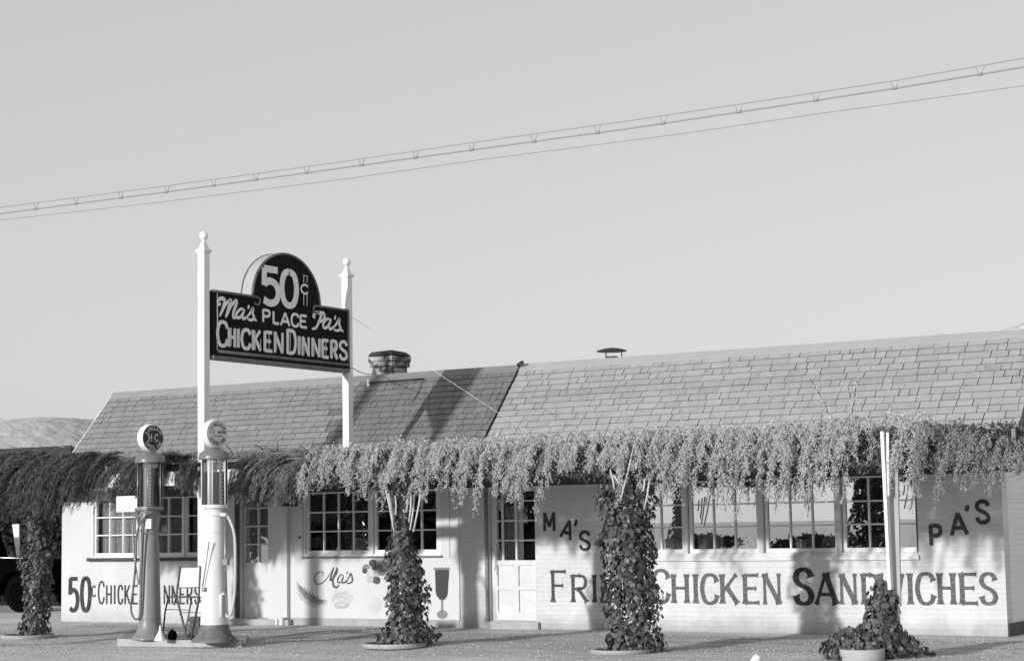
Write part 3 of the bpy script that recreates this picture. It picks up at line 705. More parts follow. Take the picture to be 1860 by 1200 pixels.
L_ = [('C', 178, 190, 1055, 1096), ('H', 192.5, 203.5, 1062, 1096.5), ('I', 206, 211, 1062, 1096.5), ('C', 214, 223.5, 1062, 1096.5), ('K', 226, 237, 1062, 1096.5), ('E', 240, 251, 1062, 1096.5), ('N', 253.5, 265.5, 1062, 1096.5),
      ('D', 271, 283, 1055, 1096.5), ('I', 286, 291, 1062, 1096.5), ('N', 297, 309.5, 1062, 1096.5), ('N', 311.5, 323.5, 1062, 1096.5), ('E', 326, 336.5, 1062, 1096.5), ('R', 339, 350, 1062, 1096.5), ('S', 353, 364, 1062, 1096.5)]
letters(L_, M['let_dark'], 'lettering', lw, .034, .03, 0)

# murals on the boarded bay
def wall_poly(px, m, name, off=.003, parent=None):
    mb = MB(); mb.face([(at(x, y, y=0)[0], .004 - off, at(x, y, y=0)[2]) for (x, y) in px][::-1]); return mb
def script_word(mb, boxes, w_, yoff=-.0):
    for (ch, x0, x1, yt, yb) in boxes: wall_glyph(mb, ch, x0, x1, yt, yb, w_, w_, 0, 0, SCRIPT)
mb = MB()
def spl(pts, w0, w1=None):
    q = catmull([np.array([at(x, y, y=0)[0], at(x, y, y=0)[2]]) for (x, y) in pts]); m_ = len(q)
    ws = [w0 * (.35 + .65 * math.sin(math.pi * i / (m_ - 1)) ** .7) for i in range(m_)]
    _oc[0] = (_oc[0] + 1) % 9
    ribbon(mb, q, ws, lambda p, o_: (p[0], -o_, p[1]), .002 + _oc[0] * .0004)
spl([(585, 1045), (587, 1039), (580, 1038), (572, 1045), (572, 1055), (578, 1060), (588, 1056), (600, 1041), (606, 1029)], .018)
spl([(607, 1029), (602, 1044), (600, 1053), (606, 1048), (613, 1036), (611, 1029)], .030)
spl([(612, 1031), (605, 1050), (606, 1063), (612, 1066), (616, 1061)], .034)
spl([(624, 1044), (619, 1043), (614, 1050), (614, 1057), (620, 1056), (624, 1047)], .022)
spl([(624, 1044), (621, 1055), (625, 1058), (629, 1053)], .026)
spl([(631, 1037), (630, 1042)], .022)
spl([(628, 1057), (633, 1049), (637, 1041), (640, 1050), (639, 1056), (632, 1059), (629, 1056)], .024)
mb.build('script_lettering', M['script'], mw)
def blob(px, m, name, off): 
    q = catmull([np.array([at(x, y, y=0)[0], at(x, y, y=0)[2]]) for (x, y) in px + [px[0]]], 5)[:-1]
    b2 = MB(); b2.face([(p[0], .004 - off, p[1]) for p in q]); return b2
mur = dict(pale=mat('mural_pale', .48, .8, .08, 12), mid=mat('mural_mid', .25, .8, .2, 14), light=mat('mural_light', .60, .8, .06, 12), dark=mat('mural_dark', .10, .8, .35, 18), deep=mat('mural_goblet', .06, .7, .3, 10, stretch=(8, 1, 1)))
blob([(538, 1054), (546, 1066), (560, 1077), (578, 1087), (593, 1089), (592, 1095), (580, 1101), (566, 1101), (550, 1091), (541, 1076)], 0, '', .004).build('melon_rind', mur['pale'], mw)
blob([(541, 1058), (550, 1068), (565, 1079), (580, 1087), (590, 1089), (586, 1094), (576, 1096), (562, 1091), (549, 1080), (543, 1068)], 0, '', .0055).build('melon_flesh', mur['mid'], mw)
b2 = MB()
for i in range(16):
    b2 = MB(); t = i / 15; px, py = 548 + 36 * t, 1066 + 22 * t + rnd.uniform(-1, 2) + (5 if i % 2 else 0); p = at(px, py, y=0); b2.box(p[0] - .008, p[0] + .006, -.0035, -.0025, p[2] - .014, p[2] + .012); b2.build('melon_seed', M['let_dark'], mw)
blob([(600, 1083), (606, 1074), (615, 1069), (626, 1070), (634, 1076), (641, 1084), (636, 1092), (630, 1099), (620, 1104), (610, 1101), (604, 1093)], 0, '', .004).build('painted_dessert', mur['light'], mw)
blob([(607, 1097), (620, 1100), (634, 1096), (630, 1102), (618, 1105), (609, 1102)], 0, '', .0055).build('painted_dish', mur['pale'], mw)
for (pts, w_) in (([(604, 1090), (610, 1080), (622, 1076), (634, 1084)], .02), ([(607, 1097), (620, 1093), (632, 1097)], .02), ([(611, 1086), (620, 1082), (630, 1088)], .016)):
    mb = MB(); spl(pts, w_); 
    for i_, v_ in enumerate(mb.v): mb.v[i_] = (v_[0], v_[1] - .004, v_[2])
    mb.build('painted_swirl', mur['pale'], mw)
fr = [((665, 1031), 7, 'mid'), ((677, 1022), 7, 'dark'), ((686, 1036), 9, 'pale'), ((672, 1041), 9, 'light'), ((663, 1036), 5, 'dark'), ((694, 1039), 6, 'mid'), ((684, 1053), 7, 'dark'), ((673, 1052), 6, 'pale'), ((690, 1028), 5, 'mid'), ((680, 1030), 5, 'dark')]
for k, ((px, py), r_, mm) in enumerate(fr):
    blob([(px + r_ * math.cos(t), py + r_ * math.sin(t) * 1.0) for t in np.linspace(0, 2 * math.pi, 9)[:-1]], 0, '', .0045 + .0008 * k).build('painted_fruit', mur[mm], mw)
blob([(672, 1090), (680, 1085), (690, 1088), (692, 1100), (686, 1112), (676, 1113), (668, 1104)], 0, '', .004).build('painted_dessert', mur['light'], mw)
blob([(790, 1034), (791, 1060), (792, 1078), (797, 1086), (803, 1090), (809, 1086), (813, 1078), (814, 1060), (815, 1034), (803, 1033)], 0, '', .0045).build('painted_goblet', mur['deep'], mw)
b2 = MB()
for (x0, x1, y0, y1) in ((801.5, 804.5, 1088, 1108), (788, 817, 1030, 1034)):
    p = at(x0, y1, y=0); q = at(x1, y0, y=0); b2.box(p[0], q[0], -.0035, -.002, p[2], q[2])
b2.build('goblet_stem', mur['mid'], mw)
blob([(793, 1115), (797, 1109), (803, 1107), (809, 1109), (813, 1115), (809, 1121), (803, 1123), (797, 1121)], 0, '', .006).build('goblet_foot', mur['mid'], mw)

# ------------------------------------------------------------------ roadside sign
SX = -17.06
sg = thing('roadside_sign', 'tall two-post sign with black arched board advertising fifty cent chicken dinners', 'sign', (SX, -2.3, 0))
def post(y, ztop, zbot, nm='post'):
    h = .057; mb = MB(); x = SX
    mb.box(x - h, x + h, y - h, y + h, zbot, ztop - .22); 
    # cornice
    e = .026
    mb.box(x - h - e * .5, x + h + e * .5, y - h - e * .5, y + h + e * .5, ztop - .24, ztop - .222)
    n0 = len(mb.v)
    for (hh, z) in ((h + e, ztop - .222), (h + e, ztop - .20), (h * .8, ztop - .165), (.028, ztop - .095)):
        for (i, j) in ((-1, -1), (1, -1), (1, 1), (-1, 1)): mb.v.append((x + i * hh, y + j * hh, z))
    for k in range(3):
        for i in range(4): a = n0 + k * 4; mb.f.append((a + i, a + (i + 1) % 4, a + 4 + (i + 1) % 4, a + 4 + i)); mb.sm.append(False)
    mb.f += [(n0 + 3, n0 + 2, n0 + 1, n0), (n0 + 12, n0 + 13, n0 + 14, n0 + 15)]; mb.sm += [False, False]
    o = mb.build(nm, M['white'], sg)
    b2 = MB(); r = .062; zc = ztop
    b2.lathe([(.030, zc - .10), (.024, zc - .058)] + [(r * math.sin(t), zc - r * math.cos(t)) for t in np.linspace(.45, math.pi, 14)], (x, y, 0), 22); b2.build('finial', M['white'], o)
post(-4.02, 5.555, -.02); post(-.72, 5.555, 2.44)
FX = SX + .075          # front face of the cabinet
py0, py1, pz0, pz1 = -3.93, -.80, 3.90, 4.80
ac, ar, az = -2.285, .79, 4.80
arz = .70
mb = MB()
mb.box(SX - .07, FX, py0, py1, pz0, pz1)
body = mb.build('sign_board', M['black'], sg)
def arc(r, rz_, n_=28, t0=0, t1=math.pi): return [(ac + r * math.cos(t), az + rz_ * math.sin(t)) for t in np.linspace(t0, t1, n_)]
A = [(ac + ar, az - .01)] + arc(ar, arz) + [(ac - ar, az - .01)]
mb = MB(); mb.face([(FX + .002, y, z) for (y, z) in A]); mb.face([(SX - .12, y, z) for (y, z) in A][::-1]); mb.build('arch_face', M['black'], sg)
mb = MB()
arcp = arc(ar, arz)
for (a, c) in zip(arcp[:-1], arcp[1:]): mb.face([(FX - .002, a[0], a[1]), (SX - .118, a[0], a[1]), (SX - .118, c[0], c[1]), (FX - .002, c[0], c[1])], True)
mb.build('arch_edge', mat('arch_edge_paint', .42, .6, .08, 6), sg)
mb = MB(); mb.tube([(FX + .004, y, z) for (y, z) in arc(ar - .01, arz - .01)], .020, 8)
mb.tube([(SX - .12, y, z) for (y, z) in arc(ar - .005, arz - .005)], .016, 8)
mb.tube([(FX + .004, py0, pz1 - .005), (FX + .004, ac - ar + .02, pz1 - .005)] + [(FX + .004, ac - ar + .10 + .07 * math.sin(t), pz1 - .06 + .055 * math.cos(t)) for t in np.linspace(0, 4.2, 9)], .020, 8)
mb.tube([(FX + .004, py1, pz1 - .005), (FX + .004, ac + ar - .02, pz1 - .005)] + [(FX + .004, ac + ar - .10 - .07 * math.sin(t), pz1 - .06 + .055 * math.cos(t)) for t in np.linspace(0, 4.2, 9)], .020, 8)
mb.tube([(FX + .004, py0 + .1, pz0 + .06), (FX + .004, py1, pz0 + .06)], .026, 8)
mb.tube([(FX + .004, py1 + .0, pz0), (FX + .004, py1, pz1)], .022, 8)
mb.box(SX - .08, FX + .03, py0 - .0, py1 + .0, pz0 - .05, pz0 - .001)
mb.build('sign_trim', M['signtrim'], sg)
mb = MB(); mb.tube([(FX + .006, py0 + .10, pz0 + .08), (FX + .006, py0 + .10, pz1 - .03)], .008, 6); mb.build('neon_tube', M['signlet'], sg)
def sg_glyph(mb, ch, y0, y1, z0, z1, wa, wb=None, table=GL, shear=0.0):
    glyph(mb, ch, (FX, y0, z0), (0, y1 - y0, 0), (0, shear, z1 - z0), (1, 0, 0), wa, wb or wa, 0, table, base=.006)
def sp(zx, zy): q = at(340 + zx / 4.138, 410 + zy / 4.138, x=FX); return q[1], q[2]     # a measured point on the board
def sg_px(mb, ch, x0, x1, yt, yb, wa, wb=None, table=GL, shear=0.0):
    xm = (x0 + x1) / 2; (ya, _), (yb_, _), (_, zt_), (_, zb_) = sp(x0, yb), sp(x1, yb), sp(xm, yt), sp(xm, yb)
    sg_glyph(mb, ch, ya, yb_, zb_, zt_, wa, wb, table, shear)
mb = MB()
sg_px(mb, '5', 548, 700, 308, 590, .115, .10); sg_px(mb, '0', 690, 838, 335, 608, .115, .09); sg_px(mb, 'c', 846, 912, 440, 512, .03)
mb.build('sign_figures', M['signlet'], body)
mb = MB(); 
for zx in (868, 893):
    a = sp(zx, 372 + (zx - 868) * .2); b_ = sp(zx, 432); c = sp(zx, 516); d = sp(zx, 600 + (zx - 868) * .2)
    mb.tube([(FX + .02, *a), (FX + .02, *b_)], .006, 5); mb.tube([(FX + .02, *c), (FX + .02, *d)], .006, 5)
a = sp(862, 372); b_ = sp(896, 380); mb.tube([(FX + .02, *a), (FX + .02, *b_)], .006, 5)
mb.build('neon_tube', M['signlet'], sg)
mb = MB()
for (ch, x0, x1, yt, yb) in (('P', 556, 628, 630, 725), ('L', 638, 692, 645, 738), ('A', 694, 772, 655, 750), ('C', 774, 838, 662, 757), ('E', 842, 900, 672, 765)): sg_px(mb, ch, x0, x1, yt, yb, .045, .04)
mb.build('sign_lettering', M['signlet'], body)
mb = MB()
for (ch, x0, x1, yt, yb) in (('C', 216, 305, 718, 905), ('H', 305, 362, 770, 910), ('I', 366, 396, 775, 915), ('C', 400, 478, 778, 925), ('K', 484, 556, 785, 935), ('E', 572, 640, 795, 945), ('N', 645, 724, 800, 955),
                             ('D', 742, 822, 780, 965), ('I', 826, 850, 830, 968), ('N', 856, 920, 835, 978), ('N', 930, 1000, 845, 985), ('E', 1008, 1062, 855, 992), ('R', 1072, 1132, 862, 998), ('S', 1138, 1206, 868, 1004)):
    sg_px(mb, ch, x0, x1, yt, yb, .062, .05)
mb.build('sign_lettering', M['signlet'], body)
# neon tubing standing off the big letters
mb = MB()
for (zx, y0_, y1_) in ((318, 765, 900), (345, 768, 905), (380, 770, 900), (500, 790, 935), (540, 850, 930), (603, 800, 935), (660, 800, 935), (712, 815, 950), (762, 790, 950), (838, 835, 960), (872, 845, 965), (945, 850, 975), (990, 850, 980), (1030, 865, 985), (1095, 870, 990)):
    a = sp(zx, y0_); b_ = sp(zx, y1_); mb.tube([(FX + .03, *a), (FX + .03, *b_)], .005, 5)
mb.build('neon_tube', mat('neon_glass', .75, .3), sg)
def sspl(mb, pts, w0):
    q = catmull([np.array(sp(x, y)) for (x, y) in pts]); m_ = len(q)
    ws = [w0 * (.6 + .4 * math.sin(math.pi * i / (m_ - 1)) ** .7) for i in range(m_)]; _oc[0] = (_oc[0] + 1) % 9
    ribbon(mb, q, ws, lambda p, o_: (FX + o_, p[0], p[1]), .006 + _oc[0] * .0004)
mb = MB()
sspl(mb, [(250, 585), (232, 590), (230, 560), (255, 545), (278, 560), (268, 610), (240, 680)], .056)
sspl(mb, [(245, 675), (280, 600), (318, 560), (322, 575), (300, 640), (285, 690)], .054)
sspl(mb, [(292, 680), (322, 610), (358, 565), (368, 580), (345, 650), (345, 690), (370, 685)], .054)
sspl(mb, [(425, 632), (400, 625), (370, 655), (368, 685), (392, 688), (420, 650), (428, 632)], .048)
sspl(mb, [(430, 628), (412, 680), (425, 698), (450, 680)], .048)
sspl(mb, [(462, 595), (455, 625)], .044)
sspl(mb, [(445, 690), (470, 655), (492, 620), (490, 660), (500, 690), (480, 708), (450, 700)], .048)
sspl(mb, [(470, 706), (500, 700), (520, 716)], .04)
sspl(mb, [(960, 690), (945, 680), (955, 660), (985, 652), (1005, 665), (990, 715), (965, 765), (935, 775)], .056)
sspl(mb, [(985, 650), (1020, 655), (1030, 690), (1005, 718), (980, 715)], .048)
sspl(mb, [(1075, 705), (1048, 700), (1022, 732), (1022, 762), (1045, 764), (1068, 728), (1078, 705)], .048)
sspl(mb, [(1080, 702), (1062, 755), (1075, 775), (1100, 758)], .048)
sspl(mb, [(1112, 675), (1105, 705)], .044)
sspl(mb, [(1095, 770), (1120, 735), (1142, 700), (1140, 740), (1150, 768), (1130, 788), (1100, 780)], .048)
sspl(mb, [(1120, 786), (1150, 780), (1172, 796)], .04)
mb.build('sign_script', M['signlet'], body)
# stay wires of the sign
def cable(name, a, b_, r, m, sag=0.0, parent=None, n_=24, **pr):
    a = Vector([float(c) for c in a]); b_ = Vector([float(c) for c in b_]); mb = MB()
    mb.tube([tuple(a.lerp(b_, t) - Vector((0, 0, sag * 4 * t * (1 - t)))) for t in np.linspace(0, 1, n_)], r, 5); return mb.build(name, m, parent, **pr)
cable('stay_wire', (SX + .08, -.72, at(640, 575, y=-.72)[2]), at(955, 782, y=-2.6), .0035, M['wirepale'], 0, sg)
cable('supply_wire', (SX + .08, -.72, at(640, 667, y=-.72)[2]), (a_ := at(683, 677, y=1.34)), .007, M['wire'], .05, sg)

# ------------------------------------------------------------------ fuel pumps
def arc_text(mb, word, C, R, up, rt, nrm, a0, a1, h, w_, inward=False):
    """letters set round a dial: angles in degrees from the top, clockwise"""
    C = np.array(C); n_ = len(word)
    for i, ch in enumerate(word):
        t = math.radians(a0 + (a1 - a0) * i / (n_ - 1)); rad = up * math.cos(t) + rt * math.sin(t); tan = -up * math.sin(t) + rt * math.cos(t)
        V = rad; U = tan
        if inward: V = -rad; U = -tan
        wd = h * (.35 if ch == 'I' else .72); O = C + rad * R - U * wd / 2 - V * h / 2
        if ch == ' ': continue
        glyph(mb, ch, O, U * wd, V * h, nrm, w_, w_, 0, GL, base=.003)
def pump(name, label, X, Y, body_m, cap_m, base_m, z_paint, ang, dark_face, hoseside):
    o = thing(name, label, 'fuel pump', (X, Y, .0)); z0 = .07; fs = .82 if dark_face else 1.0
    # pedestal: a flared round foot below a tapering column
    mb = MB(); mb.lathe([(.30 * fs, z0), None, (.30 * fs, z0 + .02), (.265 * fs, z0 + .045), (.225 * fs, z0 + .09), (.198 * fs, z0 + .15), (.183 * fs, z0 + .22)], (X, Y, 0), 44); mb.build('foot', base_m, o)
    mb = MB(); mb.lathe([(.182 * fs, z0 + .221), (.172 * fs, .6), (.156 * fs, 1.1), (.142 * fs, 1.5), (.132, 1.69), None, (.15, 1.69), None, (.15, 1.73), (.13, 1.75), (.13, 1.79)], (X, Y, 0), 44); col = mb.build('column', body_m, o)
    mb = MB(); mb.lathe([(.001, 1.79), (.180, 1.79), None, (.180, 1.835), None, (.16, 1.835)], (X, Y, 0), 40); mb.build('collar', body_m, o)
    gz0, gz1 = 1.835, 2.425
    mb = MB(); mb.lathe([(.165, gz0), (.165, gz1)], (X, Y, 0), 40); mb.build('glass_cylinder', M['pumpglass'], o)
    fill = .88 if dark_face else .72
    liq = mat('fuel_liquid', .035 if dark_face else .07, .25, spec=.5)
    mb = MB(); mb.lathe([(.001, gz0), (.148, gz0), None, (.148, gz0 + (gz1 - gz0) * fill), None, (.001, gz0 + (gz1 - gz0) * fill)], (X, Y, 0), 36); mb.build('fuel', liq, o)
    for (zz, rr_) in ((1.48, .1455), (.34, .181 * fs)):
        mb = MB(); mb.tube([(X + rr_ * math.cos(t), Y + rr_ * math.sin(t), zz) for t in np.linspace(0, 2 * math.pi, 33)[:-1]], .006, 6, closed=True); mb.build('seam_band', body_m, o)
    for k in range(10):
        t = 2 * math.pi * k / 10; mb = MB(); mb.lathe([(.014, z0 + .03), (.014, z0 + .05), None, (.001, z0 + .05)], (X + .262 * fs * math.cos(t), Y + .262 * fs * math.sin(t), 0), 8); mb.build('bolt', M['metal'], o)
    # uprights outside the glass, gauge strip inside
    for k in range(6):
        t = ang + math.radians(60 * k + 12); mb = MB(); c_, s_ = math.cos(t), math.sin(t)
        mb.tube([(X + .176 * c_, Y + .176 * s_, gz0), (X + .176 * c_, Y + .176 * s_, gz1)], .0085, 8); mb.build('upright_rod', M['metal'] if dark_face else M['pumpwhite'], o)
    va = math.atan2(CAM[1] - Y, CAM[0] - X) + (.62 * -1 if dark_face else -.35)
    va = math.atan2(-20, 18) + (-.10 if dark_face else .55)
    c_, s_ = math.cos(va), math.sin(va); p = Vector((-s_, c_, 0)); q = Vector((X + .152 * c_, Y + .152 * s_, 0))
    mb = MB(); mb.face([q - p * .026 + Vector((0, 0, gz0 + .01)), q + p * .026 + Vector((0, 0, gz0 + .01)), q + p * .026 + Vector((0, 0, gz1 - .01)), q - p * .026 + Vector((0, 0, gz1 - .01))])
    gs = mb.build('gauge_strip', M['white'], o)
    mb = MB(); q2 = q + Vector((c_, s_, 0)) * .002
    for k in range(11):
        z = gz0 + .05 + k * .052
        mb.face([q2 - p * .004 + Vector((0, 0, z)), q2 + p * .026 + Vector((0, 0, z)), q2 + p * .026 + Vector((0, 0, z + .008)), q2 - p * .004 + Vector((0, 0, z + .008))])
    mb.build('gauge_marks', M['dark'], gs)
    if not dark_face:
        mb = MB(); mb.tube([(X + .02, Y - .12, gz0), (X + .02, Y - .12, gz1)], .03, 10); mb.build('inner_pipe', M['pumpwhite'], o)
    mb = MB(); mb.lathe([(.12, gz1 - .0), (.205, gz1), None, (.207, gz1 + .03), (.195, gz1 + .075), (.155, gz1 + .11), (.085, gz1 + .135), (.06, gz1 + .145), (.05, gz1 + .17), (.001, gz1 + .17)], (X, Y, 0), 44); mb.build('cap', cap_m, o)
    # globe: thick round lens
    gc = Vector((X, Y, gz1 + .335)); nrm = Vector((math.cos(ang), math.sin(ang), 0)); rt = Vector((-nrm.y, nrm.x, 0)); up = Vector((0, 0, 1))
    Mx = Matrix((rt, up, nrm)).transposed(); R = .190
    mb = MB(); prof = [(.001, -.075), (.14, -.07), (R * .92, -.062), (R, -.04), (R * 1.01, 0), (R, .04), (R * .93, .062), None, (R * .90, .060)]
    mb.lathe(prof, tuple(gc), 48, M=Mx); gl = mb.build('globe', M['pumpwhite'], o)
    mb = MB(); mb.lathe([(.001, .070), (R * .5, .068), (R * .9, .0605)], tuple(gc), 48, M=Mx)
    fm = mat('globe_face_dark', .02, .35, spec=.5) if dark_face else mat('globe_face_pale', .60, .35, spec=.5)
    mb.build('globe_face', fm, gl)
    lm = mat('globe_letters_pale', .5, .5) if dark_face else mat('globe_letters_dark', .12, .5)
    C2 = np.array(gc + nrm * .070); upn, rtn, nn = np.array(up), np.array(rt), np.array(nrm); mb = MB()
    if dark_face:
        arc_text(mb, 'SINCLAIR', C2, R * .70, upn, rtn, nn, -62, 62, .050, .010)
        arc_text(mb, 'GASOLINE', C2, R * .70, upn, rtn, nn, 238, 122, .050, .010, True)
        for ch, dx, wd in (('H', -.058, .062), ('C', .045, .055)):
            glyph(mb, ch, C2 + rtn * (dx - wd / 2) - upn * .05, rtn * wd, upn * .10, nn, .018, .014, 0, GL, .003)
        glyph(mb, '-', C2 + rtn * -.012 - upn * .0, rtn * .022, upn * .02, nn, .008, .008, 0, GL, .003)
    else:
        arc_text(mb, 'SINCLAIR', C2, R * .66, upn, rtn, nn, -58, 58, .046, .009)
        arc_text(mb, 'GASOLINE', C2, R * .66, upn, rtn, nn, 238, 122, .046, .009, True)
        for i, ch in enumerate('U.S. MOTOR'):
            if ch != ' ': glyph(mb, ch, C2 + rtn * (-.135 + i * .0275) - upn * .0, rtn * (.012 if ch == '.' else .023), upn * .036, nn, .0075, .0075, 0, GL, .003)
        glyph(mb, '-', C2 - rtn * .09 - upn * .04, rtn * .18, upn * .02, nn, .012, .012, 0, GL, .003)
    mb.build('globe_lettering', lm, gl)
    return o
ANG = math.radians(-10)
PLy = -4.60; PLx = wx(272.5, PLy, 1000); PRy = -4.78; PRx = wx(389.5, PRy, 1000)
p1 = pump('fuel_pump', 'grey visible fuel pump with dark-faced round globe, left of the white pump', PLx, PLy, M['pumpgrey'], M['pumpcap'], M['pumpgrey'], 0, ANG, True, -1)
p2 = pump('fuel_pump', 'white visible fuel pump with pale-faced globe in front of the sign post', PRx, PRy, M['pumpwhite'], M['pumpcap'], M['pumpbase'], .2, ANG, False, 1)
p1['group'] = p2['group'] = 'fuel pumps on the island'
def pxs(pts, Y): return [tuple(at(x, y, y=Y)) for (x, y) in pts]
mb = MB(); hp = catmull([np.array(q) for q in pxs([(271, 918), (263, 935), (254, 950), (248, 975), (247, 1010), (243, 1060), (238, 1100), (241, 1118), (248, 1124), (254, 1117), (256, 1090), (257, 1030), (259, 970), (262, 950)], -4.78)], 6)
mb.tube([tuple(q) for q in hp], .014, 8); mb.build('hose', M['rubber'], p1)
mb = MB(); hp = catmull([np.array(q) for q in pxs([(258, 936), (247, 940), (242, 955), (243, 1000), (248, 1040), (252, 1060), (255, 1020), (256, 960)], -4.76)], 6)
mb.tube([tuple(q) for q in hp], .012, 8); mb.build('hose', M['metal'], p1)
mb = MB(); a = at(268, 926, y=-4.80); b_ = at(255, 950, y=-4.82); mb.tube([tuple(a), tuple((a + b_) / 2), tuple(b_)], [.016, .02, .014], 10)
c = at(262, 941, y=-4.76); mb.box(c[0] - .07, c[0] + .07, c[1], c[1] + .09, c[2] - .02, c[2] + .03); mb.build('nozzle', M['metal'], p1)
a = at(215, 929.5, y=-4.72); b_ = at(248.5, 900, y=-4.72); mb = MB(); mb.box(a[0], b_[0], -4.76, -4.72, a[2] + .0, b_[2]); mb.box(b_[0], b_[0] + .05, -4.75, -4.73, (a[2] + b_[2]) / 2 - .06, (a[2] + b_[2]) / 2 + .07)
mb.build('price_plate', M['white'], p1)
a = at(269, 950, y=-4.76); mb = MB(); mb.box(a[0] - .05, a[0] + .055, -4.765, -4.74, a[2] - .07, a[2] + .06); mb.build('name_plate', M['white'], p1)
# white pump: hose on the right, shaft, lever
mb = MB(); hp = catmull([np.array(q) for q in pxs([(398, 934), (411, 935), (420, 950), (426, 972), (427.5, 1010), (427, 1060), (424, 1095), (419, 1115), (412, 1118), (407, 1105), (405, 1078)], -4.79)], 6)
hp = [(q[0] + .0, q[1], q[2]) for q in hp]; mb.tube(hp, .020, 8); mb.build('hose', M['hosewhite'], p2)
mb = MB(); mb.tube(pxs([(396, 934), (412, 934.5)], -4.81), [.024, .026], 10); mb.build('outlet_elbow', M['pumpwhite'], p2)
mb = MB(); mb.tube(pxs([(409, 940), (409.5, 1076)], -4.83), .013, 8); c = at(410, 1020, y=-4.85); mb.box(c[0] - .04, c[0] + .04, -4.87, -4.82, c[2] - .04, c[2] + .04); mb.build('drive_rod', M['metal'], p2)
mb = MB(); mb.tube(pxs([(402, 1120), (402, 1080), (408, 1076)], -4.85), [.022, .022, .016], 10); mb.build('nozzle', M['pumpwhite'], p2)
mb = MB(); mb.tube(pxs([(380, 983), (374.5, 1022), (368, 1065)], -4.98), [.009, .008, .008], 8); c = at(372, 1070, y=-4.95); mb.lathe([(.001, -.03), (.035, -.02), (.035, .02), (.001, .03)], tuple(c), 12); mb.build('pump_lever', M['metal'], p2)
# island
mb = MB(); ia = at(214, 1166, z=0); ib = at(441, 1172, z=0)
def rect_prism(mb, pts, z0, z1):
    n0 = len(mb.v); k = len(pts)
    for z in (z0, z1):
        for p in pts: mb.v.append((float(p[0]), float(p[1]), z))
    mb.f.append(tuple(range(n0, n0 + k))[::-1]); mb.f.append(tuple(range(n0 + k, n0 + 2 * k))); mb.sm += [False, False]
    for i in range(k): mb.f.append((n0 + i, n0 + (i + 1) % k, n0 + k + (i + 1) % k, n0 + k + i)); mb.sm.append(False)
rect_prism(mb, [tuple(at(213, 1169, z=.0)[:2]), tuple(at(438, 1174, z=.0)[:2]), tuple(at(452, 1160, z=.03)[:2]), tuple(at(232, 1152, z=.03)[:2])], -.05, .072)
isl = mb.build('pump_island', M['concrete']); isl['label'] = 'low pale concrete island under the two fuel pumps'; isl['category'] = 'kerb island'
c = at(430, 1171, z=0); mb = MB(); mb.lathe([(.001, 0), (.085, 0), (.085, .03), None, (.12, .03), None, (.12, .09), (.10, .105), (.001, .105)], (c[0], c[1], 0), 20)
mb.build('stone_stub', M['white'], None, label='small white-painted stone stub at the right end of the pump island', category='stub')

# folding chair
CH = thing('folding_chair', 'worn slatted folding chair standing open between the two fuel pumps', 'chair', tuple(at(335, 1158, y=-4.6)))
yb_, yf_ = -4.78, -4.35
def bar(name, pts, r, m=M['wood'], y=None, flat=None):
    mb = MB()
    for a, c in zip(pts[:-1], pts[1:]): mb.beam(a, c, r, r * .6)
    return mb.build(name, m, CH)
A_ = lambda x, y, Y: tuple(at(x, y, y=Y))
chm = mat('chair_wood', .10, .8, .3, 20)
bar('back_post', [A_(327, 1029, yb_), A_(320, 1085, yb_), A_(316, 1098, yb_)], .024, chm); bar('back_post', [A_(364, 1028, yb_), A_(361, 1085, yb_), A_(359, 1098, yb_)], .024, chm)
mb = MB(); q = [A_(327.5, 1031, yb_ + .012), A_(363, 1030, yb_ + .012), A_(360, 1066, yb_ + .012), A_(323, 1067, yb_ + .012)]; mb.face(q[::-1]); mb.face([(x, y + .012, z) for (x, y, z) in q]); mb.build('backrest', M['white2'], CH)
bar('back_rail', [A_(327, 1029, yb_), A_(364, 1028, yb_)], .02, chm); bar('back_rail', [A_(323, 1067, yb_), A_(361, 1066, yb_)], .02, chm)
mb = MB()
for k in range(5):
    t = k / 4; a = A_(319 - 14 * t, 1084 - 1 * t, yb_ + .40 * t); c = A_(362 - 14 * t, 1084 - 1 * t, yb_ + .40 * t); mb.beam(a, c, .07, .016)
mb.build('seat', chm, CH)
bar('leg', [A_(321, 1085, yb_), A_(330, 1120, yb_ + .08), A_(340, 1160, yb_ + .15)], .026, chm); bar('leg', [A_(362, 1085, yb_), A_(355, 1120, yb_ + .08), A_(347, 1160, yb_ + .15)], .026, chm)
bar('leg', [A_(306, 1084, yf_), A_(300, 1110, yf_), A_(296, 1150, yf_)], .02, chm); bar('leg', [A_(348, 1084, yf_), A_(344, 1110, yf_), A_(336, 1150, yf_)], .02, chm)
bar('stretcher', [A_(303, 1106, yf_), A_(345, 1107, yf_)], .016, chm); bar('stretcher', [A_(328, 1112, yb_ + .06), A_(357, 1111, yb_ + .06)], .016, chm); bar('stretcher', [A_(333, 1135, yb_ + .1), A_(352, 1135, yb_ + .1)], .016, chm)
bar('stretcher', [A_(299, 1144, yf_), A_(338, 1145, yf_)], .016, chm)
